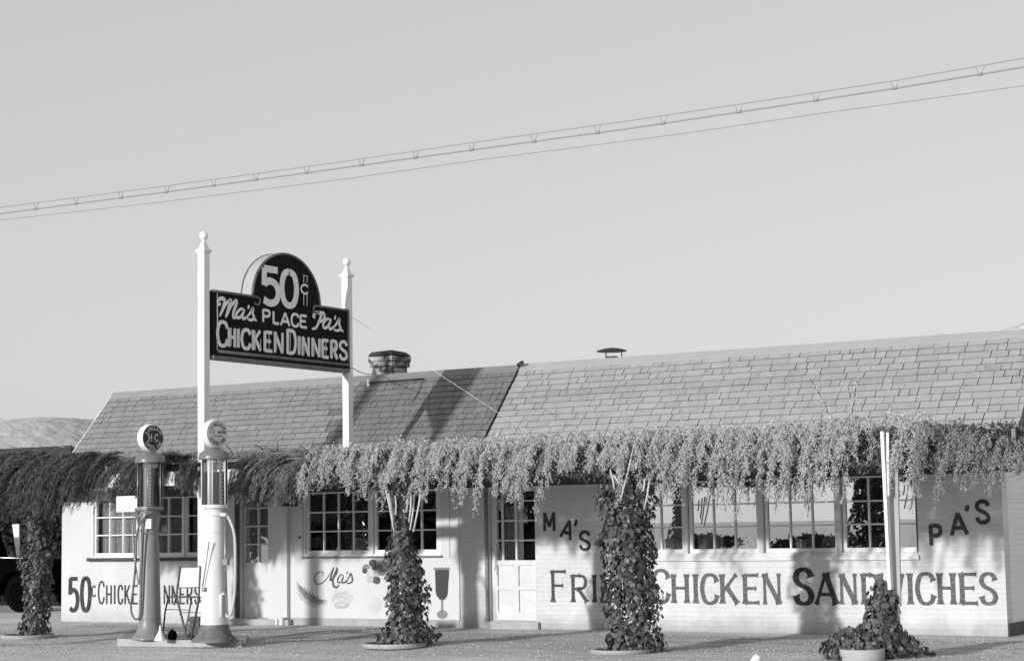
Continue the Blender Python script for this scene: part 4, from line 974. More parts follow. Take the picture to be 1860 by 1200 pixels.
# funnel and oil can
c = at(291, 1160, y=-4.85); mb = MB(); mb.lathe([(.078, .075), None, (.078, .09), (.02, .20), (.010, .27), (.006, .27)], (c[0], -4.85, 0), 24); mb.build('funnel', M['white'], None, label='white upturned metal funnel on the island beside the grey pump', category='funnel')
c = at(313, 1158, y=-4.7); mb = MB(); mb.lathe([(.001, .075), (.045, .075), (.062, .105), (.062, .15), (.045, .185), (.02, .195), (.02, .215), (.001, .215)], (c[0], -4.7, 0), 22)
cn = mb.build('oil_jug', M['carblack'], None, label='round black oil jug on the island left of the folding chair', category='jug')
c = at(356, 1150, y=-4.35); mb = MB(); mb.box(c[0] - .10, c[0] + .08, -4.37, -4.23, .073, .36)
for k in range(4): mb.box(c[0] - .105, c[0] + .085, -4.385, -4.372, .09 + k * .07, .13 + k * .07)
mb.build('slatted_crate', chm, None, label='dark slatted crate on the island behind the folding chair', category='crate')

# ------------------------------------------------------------------ pergola
YB = -4.0
pg = thing('pergola', 'long white timber pergola carrying vines along the restaurant front', 'pergola', (-14, -4, 0))
BX0, BX1 = -22.6, -5.3; zb0, zb1 = 2.13, 2.32
mb = MB()
xx = BX0
while xx < BX1:
    x2 = min(xx + rnd.uniform(2.6, 3.4), BX1); mb.box(xx, x2 - .006, YB - .03, YB + .03, zb0 + rnd.uniform(-.006, .006), zb1); xx = x2
mb.build('beam', M['white2'], pg)
x = BX0 + .2
while x < BX1:
    mb = MB(); mb.box(x - .022, x + .022, YB - .16 + rnd.uniform(-.03, .03), -.24, 2.322, 2.42); mb.build('rafter', M['wood'], pg); x += .92
mb = MB(); y = YB - .05
while y < -.4: mb.box(BX0 - .1, BX1 + .1, y, y + .09, 2.422, 2.437); y += .125
mb.build('lath', M['wood'], pg)
for (c, yy) in ((at(64, 1150, y=-3.85), -3.85), (at(735, 1165, y=-3.9), -3.90), (at(1147, 1175, y=-3.95), -3.95)):
    mb = MB(); mb.box(c[0] - .045, c[0] + .045, yy - .045, yy + .045, -.02, 2.128); mb.build('post', M['white2'], pg)
mb = MB(); a = at(1621, 1000, y=-3.9); mb.box(a[0] - .045, a[0] + .045, -3.945, -3.855, -.02, 2.128); mb.build('post', M['white2'], pg)
a0, a1 = at(1604, 783, y=-4.12), at(1618, 1070, y=-4.08); mb = MB(); mb.beam(a0, a1, .035, .085); mb.build('leaning_lath', M['white'], pg)
bd = MB(); bd.beam(at(1622, 823, y=-3.98), at(1628, 1100, y=-3.98), .03, .11, up=(1, 0, 0)); bd.build('leaning_board', mat('board_shade_grey', .40, .8, .12, 10, stretch=(1, 1, .2)), pg)  # grey tone carries the shade of the board's turned-away side
a0, a1 = at(1613, 785, y=-4.10), at(1614, 900, y=-4.10); mb = MB(); mb.beam(a0, a1, .03, .04); mb.build('leaning_lath', M['white2'], pg)
mb = MB(); mb.beam(at(371, 880 - 20, y=-3.95), at(362, 905, y=-3.95), .03, .05); mb.beam(at(343, 878, y=-3.97), at(364, 903, y=-3.97), .03, .06); mb.build('brace', M['white'], pg)
mb = MB(); mb.box(*(lambda a, b_: (a[0], b_[0], -4.12, -4.04, a[2], b_[2]))(at(1122, 826, y=-4.1), at(1144, 812, y=-4.1))); mb.build('beam_end', M['white'], pg)

# ------------------------------------------------------------------ hanging greenery
def interp(tab, x): return np.interp(x, [t[0] for t in tab], [t[1] for t in tab])
TOP = [(0, 816), (300, 818), (430, 822), (560, 818), (640, 813), (700, 804), (800, 801), (900, 796), (1000, 788), (1100, 784), (1200, 778), (1300, 776), (1400, 769), (1500, 763), (1560, 754), (1620, 754), (1700, 763), (1760, 776), (1800, 786), (1860, 796), (2000, 800)]
BOT = [(560, 905), (572, 895), (600, 868), (640, 880), (690, 868), (740, 880), (800, 876), (860, 885), (905, 892), (960, 886), (1015, 903), (1045, 868), (1090, 862), (1130, 858), (1165, 888), (1220, 895), (1260, 884), (1300, 903), (1340, 885), (1380, 896), (1410, 880), (1460, 886), (1500, 896), (1530, 865), (1560, 872), (1590, 848), (1625, 835), (1660, 860), (1700, 878), (1722, 896), (1760, 868), (1800, 864), (1850, 872), (2000, 870)]
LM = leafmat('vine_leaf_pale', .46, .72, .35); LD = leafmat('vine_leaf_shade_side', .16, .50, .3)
LI = leafmat('vine_leaf_inner_shaded', .05, .14, .1)  # darker leaf colour stands in for shade inside the fringe
DK = leafmat('dry_needle_dark', .015, .20, .15); IV = leafmat('ivy_leaf', .05, .20, .25, .4); IVL = leafmat('ivy_leaf_sunny', .14, .26, .25, .5)
def strand_leaves(strands, lsz, wsz, per, jitter, seed, up=.35):
    r = np.random.default_rng(seed); C, N, T, L, W_ = [], [], [], [], []
    for st in strands:
        st = np.array(st); n_ = int(per * np.sum(np.linalg.norm(np.diff(st, axis=0), axis=1))); 
        if n_ < 2: continue
        t = np.sort(r.random(n_)) * (len(st) - 1.001); i = t.astype(int); f = (t - i)[:, None]
        p = st[i] * (1 - f) + st[i + 1] * f; d = st[i + 1] - st[i]; d /= np.linalg.norm(d, axis=1, keepdims=True)
        a = r.normal(0, 1, (n_, 3)); T_ = d * .8 + a * .75
        C.append(p + r.normal(0, jitter, (n_, 3))); T.append(T_); N.append(r.normal(0, .8, (n_, 3)) + np.array([0, -1.2, up])); k = r.uniform(.6, 1.25, n_); L.append(lsz * k); W_.append(wsz * k)
    return [np.concatenate(q) for q in (C, N, T, L, W_)]
def clump_strands(cx_, width, ztop, zbot, r, n_, ybase=-4.12, lean=-.10):
    out = []
    for k in range(n_):
        u = r.normal(0, .5); x0 = cx_ + u * width * .8; y0 = ybase + r.uniform(-.02, .35); zt_ = ztop + r.normal(0, .03)
        L = (zt_ - zbot) * (.45 + .57 * r.beta(2.2, 1.3) if r.random() > .2 else r.uniform(.3, .6)) * (1 - .34 * min(1, abs(u)))
        out_y = r.uniform(.06, .30); k_ = 7; st = []
        for j in range(k_ + 1):
            t = j / k_; st.append((x0 + (cx_ - x0) * .30 * t + lean * L * t + .02 * math.sin(5 * t + k), y0 - out_y * math.sin(min(1, t * 1.8) * math.pi / 2), zt_ + .05 * math.sin(t * 2.2) - L * t ** 1.25))
        out.append(st)
    return out
def plume(x0, y0, z0, L, r, lean=-.25, out=.28):
    """an arching feathery spray: a main stem with drooping side shoots"""
    k_ = 9; main = []
    for j in range(k_ + 1):
        t = j / k_; main.append(np.array([x0 + lean * L * t, y0 - out * math.sin(min(1, t * 1.5) * math.pi / 2), z0 + .07 * math.sin(min(1, t * 2.4) * math.pi) - L * t ** 1.7]))
    out_s = [[tuple(p) for p in main]]
    n_ = int(16 + L * 34)
    for i in range(n_):
        t = r.uniform(.05, 1) * k_; j = min(int(t), k_ - 1); p = main[j] * (1 - t + j) + main[j + 1] * (t - j)
        fr_ = t / k_; ln = r.uniform(.07, .17) * (1.1 - .55 * fr_) * (1.2 if r.random() < .2 else 1); sx = r.choice([-1, 1]) * r.uniform(.15, .75); sy = r.uniform(-.7, .2); q = []
        for m_ in range(4):
            u = m_ / 3; q.append((p[0] + sx * ln * u, p[1] + sy * ln * u, p[2] + .02 * u - ln * (.35 * u + .75 * u * u)))
        out_s.append(q)
    return out_s
rr = np.random.default_rng(5)
vine_sections = [(560, 800, 'pale feathery vine over the pergola edge above the middle windows and murals'),
                 (800, 1120, 'pale feathery vine over the pergola edge above the right-hand door'),
                 (1120, 1690, 'pale feathery vine hanging before the long row of right-hand windows'),
                 (1690, 1990, 'dusky feathery vine on the pergola end over the last painted word')]
for si, (pa, pb, lab) in enumerate(vine_sections):
    strands = []
    for layer in range(3):
        px = pa + rr.uniform(0, 20)
        while px < pb:
            zt_ = at(px, interp(TOP, px), y=-4.1)[2]; zb_ = at(px, interp(BOT, px) + 13, y=-4.4)[2]
            L = (zt_ - zb_); L *= (rr.uniform(.82, 1.12) if rr.random() < .45 else rr.uniform(.45, .8))
            yb0 = -4.0 - .09 * layer + rr.uniform(-.05, .05); ou = rr.uniform(.14, .34); z0_ = zt_ - .05 - .10 * rr.random() * (2 - layer)
            if 1030 < px < 1140: L = min(L, z0_ - 2.14)
            if 1592 < px < 1640: L *= .35; yb0 = -3.9; ou = .1
            strands += plume(wx(px, -4.2, 850), yb0, z0_, max(L, .12), rr, lean=rr.uniform(-.38, -.10), out=ou)
            px += rr.uniform(16, 34)
    vt = thing('hanging_vine', lab, 'vine', (wx((pa + pb) / 2, -4.1, 820), -4.1, 2.43), 'feathery vines hanging from the pergola')
    d = strand_leaves(strands, .023, .011, 165, .009, 20 + si)
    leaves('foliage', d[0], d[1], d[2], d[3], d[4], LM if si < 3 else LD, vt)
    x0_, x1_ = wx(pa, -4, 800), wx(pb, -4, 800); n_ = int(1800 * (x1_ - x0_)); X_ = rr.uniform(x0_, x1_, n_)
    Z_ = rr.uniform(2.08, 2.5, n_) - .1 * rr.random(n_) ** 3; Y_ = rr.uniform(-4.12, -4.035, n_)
    leaves('inner_shade_growth', np.stack([X_, Y_, Z_], 1), rr.normal(0, 1, (n_, 3)) + np.array([0, -1.2, .3]), rr.normal(0, 1, (n_, 3)) - np.array([0, 0, .8]), rr.uniform(.03, .08, n_), rr.uniform(.012, .03, n_), LI, vt)
    # mound of shoots lying over the top
    x0_, x1_ = wx(pa, -4, 800), wx(pb, -4, 800); n_ = int(1500 * (x1_ - x0_))
    X_ = rr.uniform(x0_, x1_, n_); Y_ = -4.15 + rr.beta(1.1, 2.2, n_) * 3.4
    zt_arr = np.array([at(p, interp(TOP, p), y=-4.1)[2] for p in np.linspace(pa, pb, 40)]); zt_i = np.interp(X_, np.linspace(x0_, x1_, 40), zt_arr)
    lump = .05 * np.sin(X_ * 7 + 2 * np.sin(X_ * 2.3)) + .05 * np.sin(X_ * 17 + Y_ * 5) + .05 * (rr.random(n_) ** 8)
    Z_ = 2.42 + (zt_i - 2.42 + lump) * rr.beta(2.2, 1.0, n_) * np.exp(-((Y_ + 4.0) / 2.6) ** 2)
    C = np.stack([X_, Y_, Z_], 1); a = rr.normal(0, 1, (n_, 3)); k = rr.uniform(.6, 1.3, n_)
    leaves('top_growth', C, a * .8 + np.array([0, -.5, .6]), rr.normal(0, 1, (n_, 3)), .040 * k, .020 * k, LM if si < 3 else LD, vt)
    sb = MB()
    for st in strands:
        if len(st) > 6: sb.tube(st, .0035, 4)
    sb.build('stems', M['bark'], vt)
# two upright shoots poking above the vine
sp_pts = [[(1504, 752), (1500, 735), (1488, 715), (1472, 688)], [(1547, 752), (1552, 725), (1556, 690)], [(1545, 722), (1540, 700)]]
st = [[tuple(at(x, y, y=-3.9)) for (x, y) in q] for q in sp_pts]
vt = thing('vine_shoot', 'two thin leafy shoots standing up from the vine against the light shingles', 'vine', tuple(at(1520, 757, y=-3.9)))
d = strand_leaves(st, .04, .02, 110, .018, 77); leaves('foliage', d[0], d[1], d[2], d[3], d[4], LM, vt)
sb = MB(); [sb.tube(q, .005, 5) for q in st]; sb.build('stems', M['bark'], vt)

# dark drooping branches on the left
def dark_clump(pa, pb, ztop_f, zbot_f, n_, r, lean, ybase=-4.1):
    out = []
    for k in range(n_):
        if k % 15 == 0: pc, lc, dz_, dy_ = r.uniform(pa, pb), r.uniform(.72, 1.12), r.uniform(.0, .16), r.uniform(-.12, .25)
        px = min(max(pc + r.normal(0, 5), pa), pb); zt_ = at(px, ztop_f(px), y=-4.1)[2] - .02 - dz_ - r.uniform(0, .03); zb_ = at(px, zbot_f(px), y=-4.35)[2]
        L = (zt_ - zb_) * lc * (.6 + .42 * r.beta(2.4, 1.5)); x0 = wx(px, -4.2, 850); y0 = ybase + .1 + dy_ + r.uniform(-.03, .05); ou = r.uniform(.05, .36); ln_ = r.uniform(.6, 1.3); st = []
        for j in range(8):
            t = j / 7; st.append((x0 + lean * .35 * L - lean * L * (t ** .85) * ln_, y0 - ou * math.sin(min(1, 1.5 * t) * math.pi / 2), zt_ + .03 * math.sin(3 * t) - L * t ** 1.5))
        out.append(st)
    return out
def needle_mesh(strands, parent, m, seed, n_side=60):
    d = strand_leaves(strands, .075, .0075, n_side, .006, seed); 
    # needles lie close to the strand
    dd = []
    o = leaves('foliage', d[0], d[1], d[2], d[3], d[4], m, parent, bend=.1)
    sb = MB(); [sb.tube(q, .003, 3) for q in strands[::2]]; sb.build('stems', m, parent); return o
BL = [(-120, 945), (20, 945), (60, 925), (100, 915), (130, 930), (180, 918), (230, 918), (275, 905), (300, 880), (326, 868)]
def needles_along(strands, seed, per=95, l=.085, w_=.006):
    r = np.random.default_rng(seed); C, N, T, L, W_ = [], [], [], [], []
    for st in strands:
        st = np.array(st); n_ = int(per * np.sum(np.linalg.norm(np.diff(st, axis=0), axis=1)))
        if n_ < 2: continue
        t = r.random(n_) * (len(st) - 1.001); i = t.astype(int); f = (t - i)[:, None]
        p = st[i] * (1 - f) + st[i + 1] * f; d = st[i + 1] - st[i]; d /= np.linalg.norm(d, axis=1, keepdims=True)
        T_ = d + r.normal(0, .38, (n_, 3)); C.append(p + r.normal(0, .010, (n_, 3))); T.append(T_); N.append(r.normal(0, 1, (n_, 3)) + np.array([0, -1, .3])); k = r.uniform(.6, 1.3, n_); L.append(l * k); W_.append(w_ * r.uniform(.7, 1.6, n_))
    return [np.concatenate(q) for q in (C, N, T, L, W_)]
for (pa, pb, tf, bf, n_, lean, lab, sd_, mm) in (
    (-110, 300, lambda p: interp(TOP, p), lambda p: interp(BL, p) + 8, 1750, .85, 'dark drooping brushwood fringe over the left end of the pergola', 31, DK),
    (322, 362, lambda p: 835, lambda p: 898, 70, .25, 'thin dark brush tuft on the pergola between the two fuel pumps', 32, DK),
    (446, 566, lambda p: 822, lambda p: interp([(430, 875), (470, 925), (500, 935), (535, 915), (556, 860)]  , p), 420, .7, 'dark drooping brushwood clump over the left-hand door', 33, leafmat('dry_needle_mid', .03, .36, .15))):
    ss = dark_clump(pa, pb, tf, bf, n_, rr, lean); vt = thing('brushwood_fringe', lab, 'brushwood', (wx((pa + pb) / 2, -4.1, 830), -4.1, 2.43), 'brushwood hanging from the pergola')
    d = needles_along(ss, sd_); leaves('foliage', d[0], d[1], d[2], d[3], d[4], mm, vt, bend=.1)
    sb = MB(); [sb.tube(q, .0028, 3) for q in ss[::2]]; sb.build('stems', mm, vt)
# brush laid flat on top of the left half
n_ = 9000; x0_, x1_ = wx(-110, -4, 820), wx(590, -4, 820)
X_ = rr.uniform(x0_, x1_, n_); Y_ = rr.uniform(-4.15, -.6, n_); Z_ = 2.44 + rr.random(n_) ** 1.5 * .17 * np.exp(-((Y_ + 3.6) / 2.2) ** 2)
C = np.stack([X_, Y_, Z_], 1); T_ = np.stack([rr.normal(0, 1, n_), rr.normal(0, .7, n_), rr.normal(0, .18, n_)], 1)
o = leaves('brush_mat', C, np.stack([rr.normal(0, .4, n_), rr.normal(0, .4, n_), np.ones(n_)], 1), T_, rr.uniform(.1, .45, n_), rr.uniform(.005, .014, n_), leafmat('dead_brush', .05, .42, .1))
o['label'] = 'flat layer of dry sticks laid on top of the left half of the pergola'; o['category'] = 'brushwood'; o['kind'] = 'stuff'
# a few dead twigs
mb = MB()
for (a, c) in (((408, 805), (422, 824)), ((504, 800), (504, 820)), ((480, 812), (500, 820)), ((545, 808), (560, 822)), ((462, 808), (478, 816))):
    mb.tube([tuple(at(*a, y=-4.0)), tuple((at(*a, y=-4.0) + at(*c, y=-4.0)) / 2 + np.array([.01, 0, .01])), tuple(at(*c, y=-4.0))], [.005, .008, .011], 5)
mb.build('dead_twigs', M['bark'], None, label='bare dead twigs sticking up beside the white pump globe and sign', category='twigs')

# ------------------------------------------------------------------ ivy-clad pillars
def ivy(cx_, cy_, prof, n_, seed, lab, m, lean=0.0, size=.075, extra=None):
    """prof: (z, radius, x offset)"""
    r = np.random.default_rng(seed); z = [p[0] for p in prof]; rad = [p[1] for p in prof]; ox = [p[2] for p in prof]
    Z = r.uniform(z[0], z[-1], n_ * 3); R_ = np.interp(Z, z, rad); keep = r.random(len(Z)) < R_ / max(rad); Z = Z[keep][:n_]; R_ = np.interp(Z, z, rad); O_ = np.interp(Z, z, ox)
    n_ = len(Z); A = r.uniform(0, 2 * math.pi, n_)
    lum = 1 + .20 * np.sin(A * 3 + Z * 5 + seed) + .14 * np.sin(Z * 11 + A * 2)
    q = R_ * lum * (1 - .45 * r.random(n_) ** 2.2) + r.normal(0, .012, n_)
    C = np.stack([cx_ + O_ + q * np.cos(A), cy_ + q * np.sin(A) * .9, Z], 1)
    N = np.stack([np.cos(A), np.sin(A), .55 * np.ones(n_)], 1) + r.normal(0, .38, (n_, 3))
    T_ = np.stack([r.normal(0, .45, n_), r.normal(0, .3, n_), -np.ones(n_)], 1)
    T_ = T_ - N * (np.sum(T_ * N, 1) / np.sum(N * N, 1))[:, None]
    k = r.uniform(.55, 1.25, n_)
    vt = thing('climbing_ivy', lab, 'ivy', (cx_, cy_, 0), 'ivy on the pergola posts')
    leaves('foliage', C, N, T_, size * k, size * .92 * k, m, vt, bend=.35)
    sb = MB()
    for i in range(7):
        a = 2 * math.pi * i / 7; pts = []
        for j, zz in enumerate(np.linspace(.02, z[-1], 12)):
            rr_ = np.interp(zz, z, rad) * .55; pts.append((cx_ + np.interp(zz, z, ox) + rr_ * math.cos(a + .5 * j * .4), cy_ + rr_ * math.sin(a + .5 * j * .4) * .9, zz))
        sb.tube(pts, .007, 5)
    sb.build('stems', M['bark'], vt); return vt
cA, cB, cC, cD = at(64, 1150, y=-3.85), at(738, 1165, y=-3.9), at(1150, 1175, y=-3.98), at(1596, 1180, y=-4.0)
ivy(cA[0], -3.85, [(.02, .22, 0), (.15, .22, 0), (.5, .19, .02), (1.0, .24, .04), (1.4, .19, .02), (1.9, .16, 0), (2.15, .18, 0)], 1900, 41, 'dark ivy around the leftmost pergola post before the black car', IV)
ivyB = ivy(cB[0], -3.9, [(.02, .30, .05), (.12, .38, .04), (.3, .27, 0), (.7, .24, .04), (.95, .27, 0), (1.15, .19, -.06), (1.5, .13, -.06), (1.9, .10, -.04), (2.2, .15, -.02)], 2100, 42, 'ivy around the pergola post before the fruit painting, with a fan of canes', IV)
ivyC = ivy(cC[0], -3.98, [(.02, .30, .02), (.2, .30, 0), (.6, .32, .0), (1.0, .30, -.02), (1.35, .30, -.06), (1.7, .33, -.06), (1.95, .30, -.04), (2.2, .26, 0)], 3400, 43, 'thick tall ivy pillar standing between the words on the right wall', IV)
ivyD = ivy(cD[0] + .06, -4.02, [(.02, .52, -.14), (.10, .48, -.14), (.24, .32, -.08), (.42, .18, 0), (.65, .14, .02), (.82, .06, .0)], 1900, 44, 'low mounded ivy heap at the foot of the bare white pergola post', IV)
ivy(at(1532, 1185, y=-4.15)[0], -4.15, [(.02, .20, 0), (.12, .24, 0), (.24, .16, .03), (.33, .05, .06)], 420, 45, 'small ivy mound left of the white tub at the right-hand post', IV)
# sunlit loose sprigs at the fringes of the heaps
def canes(par, Y, segs, r_=.012):
    for a, c in segs:
        mb = MB(); p, q = at(*a, y=Y), at(*c, y=Y); m_ = (p + q) / 2 + np.array([.008, 0, 0]); mb.tube([tuple(p), tuple(m_), tuple(q)], r_, 6); mb.build('cane', M['rope'], par)
canes(ivyB, -4.12, [((697, 872), (716, 965)), ((706, 895), (714, 950)), ((747, 900), (743, 948)), ((753, 897), (745, 962)), ((768, 872), (751, 965)), ((718, 900), (719, 935)), ((740, 905), (738, 930))])
canes(ivyC, -4.28, [((1108, 852), (1116, 888)), ((1122, 850), (1126, 880)), ((1114, 862), (1125, 880)), ((1180, 868), (1170, 925)), ((1171, 868), (1168, 892)), ((1152, 806), (1127, 908))], .011)
# planters
def ring(c, R, h, lab, fill=True, sq=.8):
    o = thing('planter_ring', lab, 'planter', (c[0], c[1], 0), 'round planters at the foot of the posts')
    mb = MB(); mb.lathe([(R * .93, -.01), (R, h * .3), (R, h), None, (R - .05, h), None, (R - .06, h * .5)], (c[0], c[1], 0), 36); mb.build('rim', M['concrete'], o)
    mb = MB(); mb.lathe([(.001, h * .75), (R * .6, h * .72), (R - .055, h * .55)], (c[0], c[1], 0), 36); mb.build('soil', M['soil'], o)
ring((cA[0] - .05, -3.95), .38, .05, 'low pale planter ring under the leftmost ivy')
ring((cB[0] - .10, -4.0), .42, .05, 'low pale planter ring under the ivy by the fruit painting')
ring((cC[0] - .12, -4.05), .36, .04, 'low pale planter ring under the thick ivy pillar')
ring((cD[0] - .05, -4.36), .24, .12, 'white round tub under the mounded ivy heap')
# white stake at the bottom of the picture
c = at(1376, 1199, z=0.22)
c = at(1376, 1192, y=-5.4)
mb = MB(); mb.tube([(c[0] - .10, -5.42, -.05), (c[0] - .02, -5.40, c[2] - .03), (c[0], -5.40, c[2] + .0), (c[0] + .006, -5.40, c[2] + .02)], [.045, .045, .043, .02], 12)
mb.build('marker_stake', M['white'], None, label='short leaning white-painted stake in the gravel at the lower edge', category='stake')

# ------------------------------------------------------------------ overhead lines
YC = -8.0
oc = thing('overhead_cable', 'lashed telephone cable with loop hangers crossing the whole sky, upper of the lines', 'cable', (-12, YC, 5.2))
def zc(px, py): return at(px, py, y=YC)
pa, pb = at(0, 388, y=YC), at(1860, 122, y=YC); zcab = (pa[2] + pb[2]) / 2
def linez(pts): return [at(*p, y=YC) for p in pts]
def run(pts, r_, m, parent, name, **pr):
    q = [at(*p, y=YC) for p in pts]; d0 = q[0] - q[1]; d1 = q[-1] - q[-2]
    q = [q[0] + d0 / np.linalg.norm(d0) * 4.2] + q + [q[-1] + d1 / np.linalg.norm(d1) * 8]
    mb = MB(); mb.tube([tuple(p) for p in q], r_, 6); return mb.build(name, m, parent, **pr)
cab = [(0, 388), (300, 349), (600, 308), (860, 272), (1140, 234), (1400, 195), (1630, 160), (1860, 122)]
mes = [(0, 377), (300, 338), (600, 297), (860, 259), (1140, 220), (1400, 181), (1630, 146), (1860, 106)]
low = [(0, 400), (300, 366), (620, 326), (860, 292), (1240, 243), (1500, 205), (1860, 156)]
run(cab, .0075, M['wire'], oc, 'cable'); run(mes, .0045, M['wire'], oc, 'messenger_wire')
for px in (65, 138, 220, 303, 388, 465, 557, 657, 755, 857, 970, 1085, 1205, 1342, 1482, 1625, 1780):
    yc_ = interp(cab, px); ym = interp(mes, px); s_ = 4 + px * .003
    mb = MB(); mb.tube([tuple(at(px - s_, ym, y=YC)), tuple(at(px - 1, yc_, y=YC)), tuple(at(px + 1, yc_, y=YC)), tuple(at(px + s_, ym - 1, y=YC)), tuple(at(px + s_ + 5, ym - 2, y=YC))], .0035, 4)
    p = at(px, yc_, y=YC); mb.tube([(p[0] - .025, p[1], p[2]), (p[0] + .025, p[1], p[2])], .013, 6); mb.build('hanger', M['wire'], oc)
o = run(low, .004, M['wire'], None, 'overhead_wire'); o['label'] = 'single thin wire running below the lashed cable across the sky'; o['category'] = 'wire'
# the pole these lines reach to the left, outside the frame; its shadow falls across the roof
pl = thing('utility_pole', 'round timber utility pole out by the road carrying the overhead lines', 'pole', (-19.75, -8.05, 0))
mb = MB(); mb.tube([(-19.75, -8.15, -.1), (-19.75, -8.15, 4), (-19.75, -8.15, 7.6)], [.15, .13, .11], 14); mb.build('pole_shaft', M['bark'], pl)
mb = MB(); mb.box(-20.4, -19.1, -8.36, -8.27, 7.0, 7.1); mb.build('crossarm', M['bark'], pl)
# phone line down from the left hill side
w_ = cable('service_wire', at(-5, 755, y=6), at(118, 812, y=6), .010, M['wire'], .12); w_['label'] = 'thin dark wire sagging past the hill at the far left'; w_['category'] = 'wire'

# ------------------------------------------------------------------ far left: shed, trees, car
sh = thing('flat_roofed_shed', 'dark flat-roofed open shed beyond the left end of the restaurant', 'shed', (-40, 12, 0))
zr_ = at(60, 815, y=10)[2]; x1_ = at(132, 812, y=10)[0]
mb = MB(); mb.box(x1_ - 12, x1_, 10, 16, zr_ - .12, zr_ + .0); mb.box(x1_ - 5.6, x1_ - .0, 9.95, 9.998, zr_ - .2, zr_ + .04); mb.build('roof', M['dark'], sh)
mb = MB(); mb.box(x1_ - 11.8, x1_ - .3, 15.6, 15.8, -.05, zr_ - .121); mb.build('rear_wall', M['inside'], sh)
for xx in (x1_ - .4, x1_ - 5.5, x1_ - 11): mb = MB(); mb.box(xx - .07, xx + .07, 10.1, 10.24, -.05, zr_ - .121); mb.build('post', M['bark'], sh)
def bush(cx_, cy_, R, H, n_, seed, lab, m, name='shrub', cat='shrub', trunk=0, ls=.16, group=None):
    r = np.random.default_rng(seed); vt = thing(name, lab, cat, (cx_, cy_, 0), group)
    cl = r.normal(0, 1, (26, 3)); cl /= np.linalg.norm(cl, axis=1, keepdims=True); cl *= r.uniform(.35, .85, (26, 1))
    ci = r.integers(0, 26, n_); p = cl[ci] + r.normal(0, .16, (n_, 3)); C = np.stack([cx_ + p[:, 0] * R, cy_ + p[:, 1] * R, trunk + (H - trunk) * (.5 + .5 * p[:, 2])], 1)
    C[:, 2] = np.maximum(C[:, 2], .03); k = r.uniform(.6, 1.4, n_)
    leaves('crown' if trunk else 'foliage', C, r.normal(0, 1, (n_, 3)) + np.array([0, -.4, .6]), r.normal(0, 1, (n_, 3)), ls * k, ls * .6 * k, m, vt)
    sb = MB()
    for i in range(6): t = r.uniform(0, 6.28); sb.tube([(cx_ + .05 * math.cos(t), cy_ + .05 * math.sin(t), 0), (cx_ + R * .2 * math.cos(t), cy_ + R * .2 * math.sin(t), max(trunk, H * .3)), (cx_ + R * .5 * math.cos(t), cy_ + R * .5 * math.sin(t), H * .7)], [.10 if trunk else .03, .06 if trunk else .02, .015], 6)
    sb.build('trunk' if trunk else 'stems', M['bark'], vt)
GT = leafmat('dark_tree_leaf', .02, .06, .2); GR = leafmat('reed_leaf', .10, .22, .2)
bush(-31.0, 7.5, 1.9, 2.9, 9000, 51, 'dark dense shrub behind the car, nearest the restaurant corner', GT, group='shrubs behind the car')
bush(-34.6, 8.0, 2.1, 3.0, 9000, 52, 'dark dense shrub behind the car, at the left edge', GT, group='shrubs behind the car')
bush(-37.5, 9.0, 2.0, 3.0, 6000, 53, 'dark shrub under the shed roof, mostly out of frame', GT, group='shrubs behind the car')
bush(-27.6, 6.2, 1.0, 2.2, 4500, 56, 'dark shrub hard against the left end wall of the restaurant', GT, group='shrubs behind the car')
n_ = 5000; X_ = rr.uniform(-34, -26, n_); Y_ = rr.uniform(4.9, 5.8, n_); H_ = rr.uniform(.5, 1.25, n_)
o = leaves('grass', np.stack([X_, Y_, H_ / 2], 1), rr.normal(0, 1, (n_, 3)) * [1, 1, .1] + np.array([0, -1, 0]), np.stack([rr.normal(0, .15, n_), rr.normal(0, .15, n_), np.ones(n_)], 1), H_, rr.uniform(.01, .03, n_), GR); o['kind'] = 'stuff'
# unseen trees added behind the camera so the left-hand windows mirror something dark
for i, (x, y, R, H) in enumerate([(-37.5 - 4.4 * k, -38 - (k % 2) * 1.5, 3.6 + (k % 3) * .5, 7.2 + (k * 5 % 4) * .4) for k in range(7)]):
    bush(x, y, R, H, 15000, 60 + i, 'unseen broad leafy tree added behind the viewer to darken window reflections', GT, 'reflection_tree', 'tree', trunk=.05, ls=.75, group='unseen trees added for window reflections')
    bpy.data.objects[-1] if False else None
for (x, y, R, H) in ((-40.6, -60, 2.0, .95), (-35.6, -62, 2.6, .8)):  # added out of view to put dark shapes in the right-hand window reflections
    bush(x, y, R, H, 2500, int(-x * 3), 'unseen low dark shrub added behind the viewer for window reflections', GT, ls=.2, group='unseen shrubs added for window reflections')
# car
c0 = at(30, 1105, z=0); CY = 3.1; CX = at(112, 1080, y=3.1)[0] - 2.2
car = thing('vintage_car', 'black vintage car parked beyond the left end of the restaurant', 'car', (CX, CY, 0))
def loft(name, secs, m, parent):
    """secs: list of (x, [(y, z)...]) closed rings"""
    mb = MB(); k = len(secs[0][1])
    for (x, rg) in secs:
        for (y, z) in rg: mb.v.append((x, y, z))
    for i in range(len(secs) - 1):
        for j in range(k): mb.f.append((i * k + j, i * k + (j + 1) % k, (i + 1) * k + (j + 1) % k, (i + 1) * k + j)); mb.sm.append(True)
    mb.f.append(tuple(range(k))); mb.f.append(tuple(range((len(secs) - 1) * k, len(secs) * k))[::-1]); mb.sm += [False, False]
    return mb.build(name, m, parent)
def rring(hw, z0, z1, y=CY, k=14):
    out = []
    for i in range(k):
        t = 2 * math.pi * i / k + math.pi / k; c_, s_ = math.cos(t), math.sin(t); e = .45
        out.append((y + hw * math.copysign(abs(c_) ** e, c_), (z0 + z1) / 2 + (z1 - z0) / 2 * math.copysign(abs(s_) ** e, s_)))
    return out
nose = CX + 2.2
